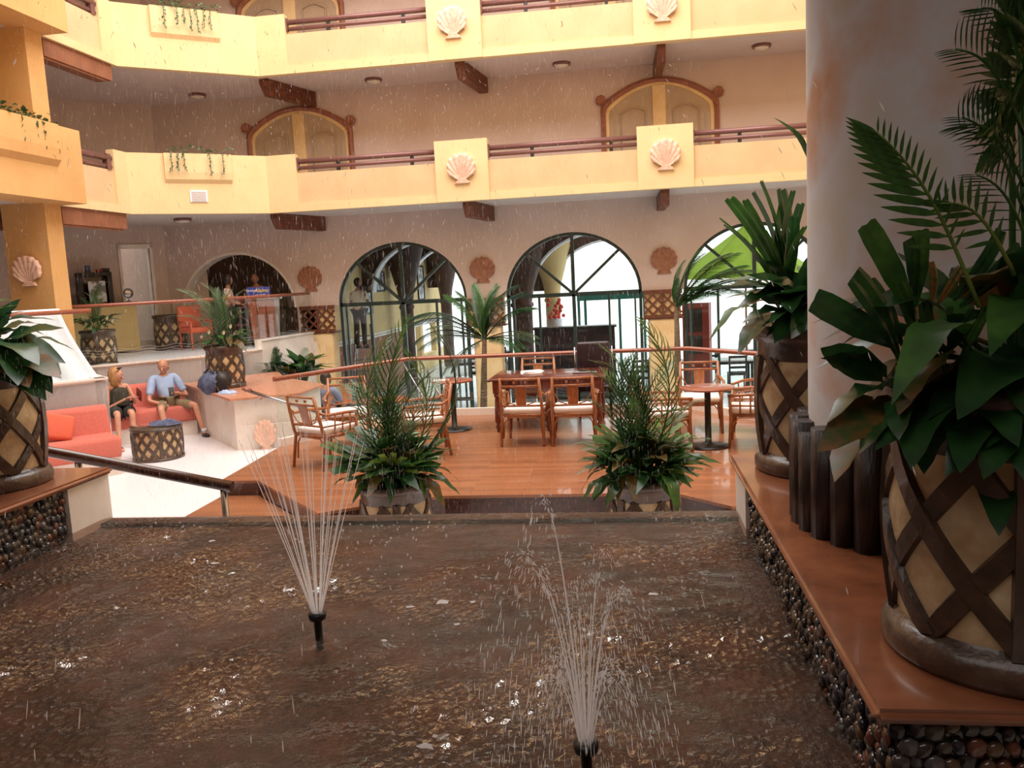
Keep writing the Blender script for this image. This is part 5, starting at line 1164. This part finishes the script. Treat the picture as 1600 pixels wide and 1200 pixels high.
# podium, sign and clerk
pp = nt(0, 0); px_ = atY(410, 480, 18.5); t = empty('podium', (px_.x+.05, 18.5, UFZ-.04), R(8), 'red-brown wooden podium desk inside the first arch', 'podium')
MB().add([(-.24, -.2, 0), (.24, -.2, 0), (.24, .2, 0), (-.24, .2, 0), (-.30, -.25, 1.05), (.30, -.25, 1.05), (.30, .22, 1.12), (-.30, .22, 1.12)], [(0, 3, 2, 1), (4, 5, 6, 7), (0, 1, 5, 4), (1, 2, 6, 5), (2, 3, 7, 6), (3, 0, 4, 7)]).build('body', 'redwood', t)
MB().rbox(-.36, .36, -.28, .25, 1.06, 1.12, .015).build('desktop', 'redwood', t)
for x in (-.1, .1): MB().box(x-.008, x+.008, -.245, -.20, .1, .98).build('panel_strip', 'darkwood', t)
s_ = empty('counter_sign', t.location+Vector((0, -.24, 1.13)), R(8), 'blue sign with yellow lettering on the podium', 'sign')
s_.scale = (.72, .72, .72)
MB().rbox(-.36, .36, -.015, .015, .0, .30, .006).build('sign_board', 'bluesign', s_)
def text(body, size, loc, ma, parent, name='lettering', ext=.002, align='CENTER', shear=0):
    cu = bpy.data.curves.new('t', 'FONT'); cu.body = body; cu.size = size; cu.extrude = ext; cu.align_x = align; cu.shear = shear
    o = bpy.data.objects.new('t', cu); C.objects.link(o); bpy.context.view_layer.update(); dg = bpy.context.evaluated_depsgraph_get(); me = bpy.data.meshes.new_from_object(o.evaluated_get(dg)); bpy.data.objects.remove(o)
    me.materials.clear(); me.materials.append(M[ma]); ob = bpy.data.objects.new(name, me); C.objects.link(ob); ob.parent = parent; ob.location = loc; ob.rotation_euler = (R(90), 0, 0); return ob
text('Alamo', .17, (.09, -.018, .14), 'yeltext', s_, shear=.2); text('National', .10, (-.22, -.018, .17), 'wtext', s_); text('car rental', .08, (.05, -.018, .04), 'wtext', s_)
def standing(loc, rz, label, ma, look=(1, 0, -.1), hair='hairk', sk='skin2', h=1.68):
    e = empty('person', loc, rz, label, 'person'); s_ = h/1.75
    V = [Vector(p)*s_ for p in ((0, 0, .95), (0, 0, 1.15), (0, 0, 1.35), (0, 0, 1.50), (.01, 0, 1.58), (0, .19, 1.42), (.05, .26, 1.15), (.28, .18, 1.08), (0, -.19, 1.42), (.05, -.26, 1.15), (.28, -.18, 1.08), (0, .1, .9), (0, .11, .5), (-.02, .11, .08), (.14, .13, .03), (0, -.1, .9), (0, -.11, .5), (-.02, -.11, .08), (.14, -.13, .03))]
    ed = [(0, 1), (1, 2), (2, 3), (3, 4), (2, 5), (5, 6), (6, 7), (2, 8), (8, 9), (9, 10), (0, 11), (11, 12), (12, 13), (13, 14), (0, 15), (15, 16), (16, 17), (17, 18)]
    rd = [(.12, .15), (.11, .14), (.11, .16), .06, .05, .055, .04, .027, .055, .04, .027, .09, .06, .038, .03, .09, .06, .038, .03]
    mb = skin_body(V, ed, rd); hd = Vector((.03, 0, 1.68))*s_; P = head(mb, hd, look, 1.0)
    for a, b in ((6, 7), (9, 10)): hand(mb, V[b], V[b]-V[a], (0, 0, 1))
    mb.build('body', sk, e); face_parts(P, 1., e)
    skin_body([V[0], V[1], V[2], V[3]-Vector((0, 0, .03)), V[5], V[5].lerp(V[6], .7), V[8], V[8].lerp(V[9], .7)], [(0, 1), (1, 2), (2, 3), (2, 4), (4, 5), (2, 6), (6, 7)], [(.14, .17), (.13, .16), (.125, .175), (.07, .07), .07, .06, .07, .06]).build('shirt', ma, e)
    skin_body([V[0], V[11], V[12], V[13], V[15], V[16], V[17]], [(0, 1), (1, 2), (2, 3), (0, 4), (4, 5), (5, 6)], [(.13, .16), .10, .075, .06, .10, .075, .06]).build('trousers', 'hairk', e)
    for k in (13, 17): MB().ball(V[k]+Vector((.07, 0, -.03)), .13, .05, .05, 10, 6).build('shoe', 'hairk', e)
    f_ = Vector(look); f_.z = 0; f_.normalize(); rot = Matrix((f_, f_.cross(Vector((0, 0, 1))), Vector((0, 0, 1)))).transposed()
    def hf(u): v = u.copy(); v.x = min(v.x, .5 if v.z > .3 else .05); return v
    MB().ball(hd-f_*.012+Vector((0, 0, .015)), .102, .088, .122, 16, 12, rot=rot, fn=hf).build('hair', hair, e); return e
q = atY(404, 445, 19.4); standing((q.x, 19.25, UFZ-.04), R(-90), 'dark-haired clerk standing behind the wooden podium', 'greyshirt', h=1.62)
q = atY(357, 460, 18.2); standing((q.x, 18.2, UFZ-.04), R(20), 'dark-haired person in a pale pink shirt left of the podium', 'pinkshirt', look=(.7, .8, -.2), h=1.6)
# desks / glass brightness inside lobby arch: low red lattice stand with bright window behind
t = empty('display_stand', (-9.05, 19.0, UFZ-.04), 0, 'red-brown cross-braced stand left of the podium', 'stand')
for x in (-.35, .25): MB().box(x-.03, x+.03, -.03, .03, 0, 1.1).build('post', 'redwood', t)
MB().box(-.4, .3, -.03, .03, .45, .5).build('crossbar', 'redwood', t); MB().box(-.4, .3, -.03, .03, 1.02, 1.08).build('crossbar', 'redwood', t)
for a, b in (((-.35, .5), (.25, 1.05)), ((-.35, 1.05), (.25, .5))): MB().tube([(a[0], 0, a[1]), (b[0], 0, b[1])], .022, 6).build('brace', 'redwood', t)
MB().box(-.4, .3, -.15, .15, .0, .12).build('foot_shelf', 'darkwood', t)

# ================================================================ RESTAURANT INTERIOR SEEN THROUGH THE ARCHES
XW = -7.15
mb = MB().box(XW-.2, XW, WY+.33, 26.6, 0, 4.4).box(XW-.2, XW, 26.6, 34, 1.75, 4.4).box(XW-.2, XW, 26.6, 34, 0, .55)
for y in (26.6, 28.9, 31.2, 33.6): mb.box(XW-.2, XW, y, y+.35, .55, 1.75)
o = struct(mb, 'wall_restaurant', 'creamwall')
for z_ in (1.62, 1.70): MB().box(XW, XW+.035, WY+.4, 34, z_, z_+.035).build('chair_rail', 'white', o)
struct(MB().box(XW, XW+.02, WY+.4, 26.6, 0, 1.60), 'trim_7', 'brownbeam')
# brown vault ribs with cream edge
def rib(y, cx, hw, hh, zs, x0, x1, ma='darkbrown', name='arch_rib'):
    n = 20; ap = [(cx+hw*math.cos(PI*(1-k/n)), zs+hh*math.sin(PI*(1-k/n))) for k in range(n+1)]; v = []
    for px_, pz_ in ap: v += [(px_, y, pz_), (px_, y+.3, pz_), (px_, y, 4.5), (px_, y+.3, 4.5)]
    f = []
    for i in range(n): a, b = 4*i, 4*i+4; f += [(a, b, b+2, a+2), (a+1, a+3, b+3, b+1), (a, a+1, b+1, b)]
    mb = MB().add(v, f).box(x0, cx-hw, y, y+.3, zs, 4.5).box(cx+hw, x1, y, y+.3, zs, 4.5); o = struct(mb, name, ma)
    v = []
    for k in range(n+1):
        for r_ in (0, -.05): a = PI*(1-k/n); v += [(cx+(hw+r_)*math.cos(a), y-.02, zs+(hh+r_)*math.sin(a)), (cx+(hw+r_)*math.cos(a), y+.32, zs+(hh+r_)*math.sin(a))]
    MB().add(v, [(4*k, 4*k+4, 4*k+6, 4*k+2) for k in range(n)]+[(4*k+2, 4*k+6, 4*k+7, 4*k+3) for k in range(n)]).build('arch_edge', 'white', o)
rib(22.4, -.6, 1.9, 1.55, 2.67, -3.3, 1.55); rib(25.6, -.4, 1.8, 1.45, 2.67, -3.3, 1.6)
rib(26.4, -5.3, 1.55, 1.35, 2.9, XW, -3.4); rib(22.6, -5.3, 1.6, 1.35, 2.9, XW, -3.4); rib(30.4, -5.2, 1.5, 1.3, 2.9, XW, -3.4)
def rcol(x, y, r_, ma, top=2.67, flare=True):
    p = [(r_, 0), (r_, top-.35), (r_*1.15, top-.33), (r_*1.15, top-.25), (r_, top-.22)]+([(r_*1.3, top+.2), (r_*2.2, top+.9), (r_*3.4, 4.4)] if flare else [(r_, top+.3)])
    o = struct(MB().lathe(p, 24), 'pillar', ma); o.location = (x, y, 0)
rcol(-6.65, 25.3, .20, 'darkbrown'); rcol(-2.75, 22.5, .27, 'darkbrown'); rcol(-6.5, 30.4, .2, 'darkbrown'); rcol(-2.2, 25.7, .22, 'creamwall')
def frame(X, y0, y1, z0, z1, label, ma='photo'):
    t = empty('framed_picture', (X, (y0+y1)/2, z0), 0, label, 'picture', 'framed pictures on the restaurant wall'); h = z1-z0; w_ = y1-y0
    for a in (((-w_/2, w_/2), (0, .05)), ((-w_/2, w_/2), (h-.05, h)), ((-w_/2, -w_/2+.05), (0, h)), ((w_/2-.05, w_/2), (0, h))): MB().box(0, .05, a[0][0], a[0][1], a[1][0], a[1][1]).build('frame', 'hairk', t)
    MB().box(.0, .02, -w_/2+.05, w_/2-.05, .05, h-.05).build('print', ma, t)
frame(XW, 22.3, 23.3, 2.3, 3.15, 'tall framed mirror nearest the man on the ladder', 'glass' if False else 'photo'); frame(XW, 23.8, 24.7, 2.9, 3.5, 'small high framed picture behind the brown rib')
frame(XW, 27.0, 27.8, 2.6, 3.7, 'framed picture just right of the central mullion of the left arch'); frame(XW, 28.8, 29.7, 2.5, 3.7, 'farthest tall framed picture on the cream restaurant wall')
# teal door frame outside the middle arch
t = empty('teal_doorway', (-.1, 26.3, 0), 0, 'teal framed glass doorway seen through the bright middle arch', 'doorway')
for x in (-1.35, -1.15, -.1, .65, .85, 1.3): MB().box(x-.04, x+.04, -.05, .05, 0, 2.35).build('post', 'teal', t)
MB().box(-1.4, 1.35, -.06, .06, 2.30, 2.55).build('lintel', 'teal', t)
t = empty('sideboard', (-1.15, 21.3, 0), 0, 'large black panelled cabinet standing behind the bright middle arch', 'cabinet')
MB().box(-1.15, .85, -.22, .22, 0, 1.78).build('body', 'leather', t); MB().box(-1.2, .9, -.25, .25, 1.78, 1.83).build('top_board', 'black', t)
for x in (-1.12, -.45, .22): MB().box(x, x+.60, -.24, -.22, .08, 1.7).build('door', 'leather', t)
t = empty('flower_display', (-2.0, 24.0, 0), 0, 'tall display of red flowers left of the bright doorway', 'flowers')
MB().lathe([(0, 0), (.15, 0), (.12, .8), (.2, 1.9), (0, 1.9)], 16).build('vase', 'white', t)
rnd = random.Random(9)
for k in range(26): MB().ball((rnd.uniform(-.22, .22), rnd.uniform(-.2, .2), 2.05+rnd.uniform(-.15, .45)), .055, n=7, m_=5).build('bloom', 'redflower', t)
# umbrella, cabinet, tables beyond the right arch
t = empty('parasol', (3.3, 24.2, 0), 0, 'lime green market parasol seen through the right arch', 'umbrella')
for k in range(8):
    a0, a1 = 2*PI*k/8, 2*PI*(k+1)/8
    MB().add([(0, 0, 4.25), (1.75*math.cos(a0), 1.75*math.sin(a0), 3.0), (1.75*math.cos(a1), 1.75*math.sin(a1), 3.0), (.9*math.cos((a0+a1)/2), .9*math.sin((a0+a1)/2), 3.58), (1.75*math.cos(a0), 1.75*math.sin(a0), 2.82), (1.75*math.cos(a1), 1.75*math.sin(a1), 2.82)], [(0, 1, 3), (0, 3, 2), (1, 2, 3), (1, 4, 5, 2)]).build('canopy_panel', 'limeumb2', t)
    MB().tube([(0, 0, 4.2), (1.72*math.cos(a0), 1.72*math.sin(a0), 2.98)], .014, 5).build('rib', 'redwood', t)
MB().tube([(0, 0, 0), (0, 0, 4.35)], .03, 8).build('pole', 'redwood', t)
q = atY(1088, 500, 21.0); t = empty('display_cabinet', (q.x, 21.0, 0), R(-15), 'red-painted glazed cabinet seen through the left side of the right arch', 'cabinet')
MB().box(-.32, .32, -.1, .25, 0, 2.28).build('carcass', 'redcab', t)
for z0_, z1_ in ((1.05, 1.5), (1.58, 2.15)): MB().box(-.18, .16, -.115, -.1, z0_, z1_).build('glazed_opening', 'hairk', t)
def dtable(x, y, label, w_=1.1, d_=.8):
    t = empty('dining_table', (x, y, 0), 0, label, 'table', 'white topped dining tables beyond the arches')
    MB().rbox(-w_/2, w_/2, -d_/2, d_/2, .72, .76, .01).build('tabletop', 'white', t); MB().box(-w_/2+.03, w_/2-.03, -d_/2+.03, d_/2-.03, .65, .72).build('apron', 'black', t)
    for sx in (-1, 1):
        for sy in (-1, 1): MB().box(sx*(w_/2-.08)-.03, sx*(w_/2-.08)+.03, sy*(d_/2-.08)-.03, sy*(d_/2-.08)+.03, 0, .65).build('leg', 'black', t)
DC = None
def dchair(x, y, rz, label):
    global DC
    if DC is None:
        t = empty('dining_chair', (0, 0, 0), 0, label, 'chair')
        for sx in (-1, 1):
            MB().box(sx*.2-.02, sx*.2+.02, -.2, -.16, 0, .44).build('leg', 'black', t); MB().box(sx*.2-.02, sx*.2+.02, .17, .21, 0, .92).build('leg', 'black', t)
        MB().rbox(-.22, .22, -.22, .22, .43, .49, .015).build('seat', 'black', t)
        for z_ in (.60, .72, .86): MB().box(-.2, .2, .175, .2, z_, z_+.06).build('back_slat', 'black', t)
        DC = t
    else: t = copy_tree(DC)
    t.location = (x, y, 0); t.rotation_euler.z = R(rz); t['label'] = label; t['group'] = 'black dining chairs beyond the arches'
for (x, y, l, w_) in ((2.3, 22.3, 'white topped table under the red cabinet in the right arch', 1.8), (4.4, 22.6, 'white topped table at the far right behind the pot', 1.2), (3.2, 25.2, 'white topped table under the lime parasol', 1.4), (-4.4, 27.8, 'white topped table far inside the left arch', 1.2), (-4.6, 24.4, 'white topped table near the glass of the left arch', 1.0)): dtable(x, y, l, w_)
for (x, y, r_, l) in ((1.8, 21.6, 180, 'black chair at the near left of the table in the right arch'), (2.7, 21.6, 180, 'black chair at the near right of the table in the right arch'), (2.2, 23.1, 0, 'black chair on the far side of the table in the right arch'), (3.6, 22.5, 90, 'black chair at the end of the table in the right arch'), (-4.1, 27.1, 180, 'black chair before the far table in the left arch'), (-4.8, 28.5, 0, 'black chair behind the far table in the left arch'), (-4.3, 23.8, 180, 'black chair before the nearer table in the left arch'), (.25, 21.4, 200, 'black chair right of the black cabinet')): dchair(x, y, r_, l)
# step ladder with worker
q = atY(566, 500, 21.2)
t = empty('step_ladder', (q.x, 21.2, 0), R(12), 'tall grey step ladder under the worker behind the left arch', 'ladder')
for sx in (-1, 1):
    MB().tube([(sx*.30, -.55, 0), (sx*.2, 0, 2.1)], .025, 6).build('side_rail', 'chrome', t); MB().tube([(sx*.30, .55, 0), (sx*.2, .02, 2.1)], .022, 6).build('rear_leg', 'chrome', t)
for k in range(1, 7): u = k/7; MB().box(-.30+.1*u, .30-.1*u, -.60*(1-u)-.04, -.52*(1-u)+.05, 2.1*u, 2.1*u+.03).build('rung', 'chrome', t)
standing((q.x+.02, 20.95, 1.50), R(75), 'worker in pale shirt standing high on the step ladder behind the left arch', 'cushion', look=(.8, -.6, -.2), h=1.75)
# folded aluminium ladder leaning beyond the balustrade
a_ = atY(641, 562, 15.2); b_ = atY(716, 690, 14.9); t = empty('aluminium_ladder', b_, 0, 'aluminium ladder leaning at a slant behind the left potted palm', 'ladder'); d_ = a_-b_
for off in (-.17, .17): MB().tube([Vector((off, 0, 0)), d_+Vector((off, 0, .0))], .018, 6).build('side_rail', 'chrome', t)
for k in range(1, 9): MB().tube([d_*(k/9)+Vector((-.17, 0, 0)), d_*(k/9)+Vector((.17, 0, 0))], .012, 6).build('rung', 'chrome', t)
# seated guest beyond the balustrade
q = atY(519, 655, 15.3)
t = empty('stool', (q.x, 15.3, 0), 0, 'dark stool under the seated guest beyond the deck', 'stool'); MB().lathe([(0, .60), (.2, .60), (.21, .63), (.2, .66), (0, .66)], 20).build('seat', 'black', t); MB().lathe([(0, 0), (.2, 0), (.2, .02), (.03, .04), (.03, .6), (0, .6)], 16).build('pedestal', 'black', t)
e, V, limbs, legs, hd, P, nk = seated('person', (q.x, 15.3, .66), R(70), 'dark-haired guest in a blue-grey shirt seated with back turned beyond the deck glass', 1.0, 'm', footz=-.60)
shirt(e, [Vector((.0, 0, .07)), Vector((0, 0, .25)), Vector((-.10, 0, .44)), nk+Vector((0, 0, -.01))], limbs, 'greyshirt')
V2 = [Vector((0, 0, .10))]; ed = []; rd = [(.155, .165)]
for hp, kn, an, toe in legs: k = len(V2); V2 += [hp, hp.lerp(kn, .95), an]; ed += [(0, k), (k, k+1), (k+1, k+2)]; rd += [.105, .08, .06]
garment(V2, ed, rd, 'trousers', 'hairk', e)
MB().ball(hd+Vector((-.02, 0, .015)), .118, .105, .14, 16, 12, fn=lambda u: Vector((min(u.x, .3), u.y, u.z))).build('hair', 'hairk', e)
# ================================================================ FOUNTAIN JETS
G_ = 9.81
def jet(loc, label, specs, seed, nr=.035, ztop=.08):
    rnd = random.Random(seed); t = empty('fountain_jet', loc, 0, label, 'fountain jet', 'fountain jets in the pool')
    MB().lathe([(0, ztop), (nr, ztop), (nr, ztop-.015), (nr*.9, ztop-.03), (nr*.45, ztop-.04), (nr*.42, -.04), (nr*.5, -.2), (0, -.2)], 18).build('nozzle', 'black', t)
    drops = MB()
    for (az, ang, v0, frac, rad) in specs:
        d = Vector((math.cos(az)*math.sin(ang), math.sin(az)*math.sin(ang), math.cos(ang))); p0 = Vector((d.x/max(math.sin(ang), .05)*nr*.5*min(1, ang*6), d.y/max(math.sin(ang), .05)*nr*.5*min(1, ang*6), ztop))
        T = v0*math.cos(ang)/G_
        def pos(tt): return p0+d*v0*tt-Vector((0, 0, .5*G_*tt*tt))
        pts = [pos(T*frac*k/10) for k in range(11)]
        MB().tube(pts, [rad*(1-.5*k/10) for k in range(11)], 5, cap=False).build('water_stream', 'jet', t)
        # broken water: elongated beads rising, over the crest and falling
        n = int(90 if v0 < 5 else 70)
        for k in range(n):
            tt = T*rnd.uniform(frac*.8, 2.15 if v0 < 5 else 2.6); spread = .03*(tt/T-frac*.7)*(1 if v0 < 5 else 5)
            p = pos(tt)+Vector((rnd.gauss(0, spread), rnd.gauss(0, spread), rnd.gauss(0, spread*.6)))
            if p.z < .01: continue
            vel = (d*v0-Vector((0, 0, G_*tt))); L = min(.06, .010+.010*vel.length)*rnd.uniform(.5, 1.2); L *= (.45 if v0 > 5 else 1); vd = vel.normalized()*L
            r_ = rad*rnd.uniform(.25, .7); drops.tube([p-vd*.5, p, p+vd*.5], [r_*.3, r_, r_*.3], 4, cap=False)
    drops.build('water_drops', 'jet', t, kind='stuff'); return t
sp_ = []
rnd = random.Random(77)
for k in range(15): sp_.append((2*PI*k/15+.2, R(15.5)+rnd.uniform(-.02, .02), 7.2+rnd.uniform(-.2, .3), .17, .0026))
for k in range(10): sp_.append((2*PI*k/10, R(8)+rnd.uniform(-.03, .03), 7.4, .17, .0026))
jet((-1.41, 3.46, WZ+.015), 'tall fanned fountain jet left of centre in the pool', sp_, 3, .04, .10)
sp_ = [(R(175), R(3.5), 3.95, .75, .0036)]
for k in range(9): sp_.append((2*PI*k/9+.3, R(6)+rnd.uniform(-.02, .03), 3.3+rnd.uniform(-.25, .2), .6, .0028))
for k in range(12): sp_.append((2*PI*k/12, R(9)+rnd.uniform(-.03, .03), 2.3+rnd.uniform(-.2, .3), .6, .0028))
jet((-.17, 2.50, WZ+.01), 'low bushy fountain jet near the bottom of the picture', sp_, 5, .04, .08)
# falling threads of water from the tall jet
rnd = random.Random(123); mb = MB()
for k in range(18000):
    a = rnd.uniform(0, 2*PI); r_ = 2.0*math.sqrt(rnd.random()); x = -1.9+1.15*r_*math.cos(a); y = 4.1+.8*r_*math.sin(a); z = rnd.uniform(1.62, 4.8)
    if x < -3.65 or x > .5 or y < 2.9 or y > 5.3 or (z > 4.75 and y < 4.6): continue
    L = rnd.uniform(.02, .07)*(y/5.3)**1.5; w_ = rnd.uniform(.00035, .0007)
    tl_ = rnd.uniform(-.06, .02); mb.add([(x-w_, y, z), (x+w_, y, z), (x, y-w_*1.6, z), (x+tl_*L, y, z-L)], [(0, 3, 2), (2, 3, 1), (1, 3, 0), (0, 2, 1)])
tag(mb.build('falling_water', 'spray'), 'fine threads of falling water over the left and middle of the pool', 'falling water', kind='stuff')
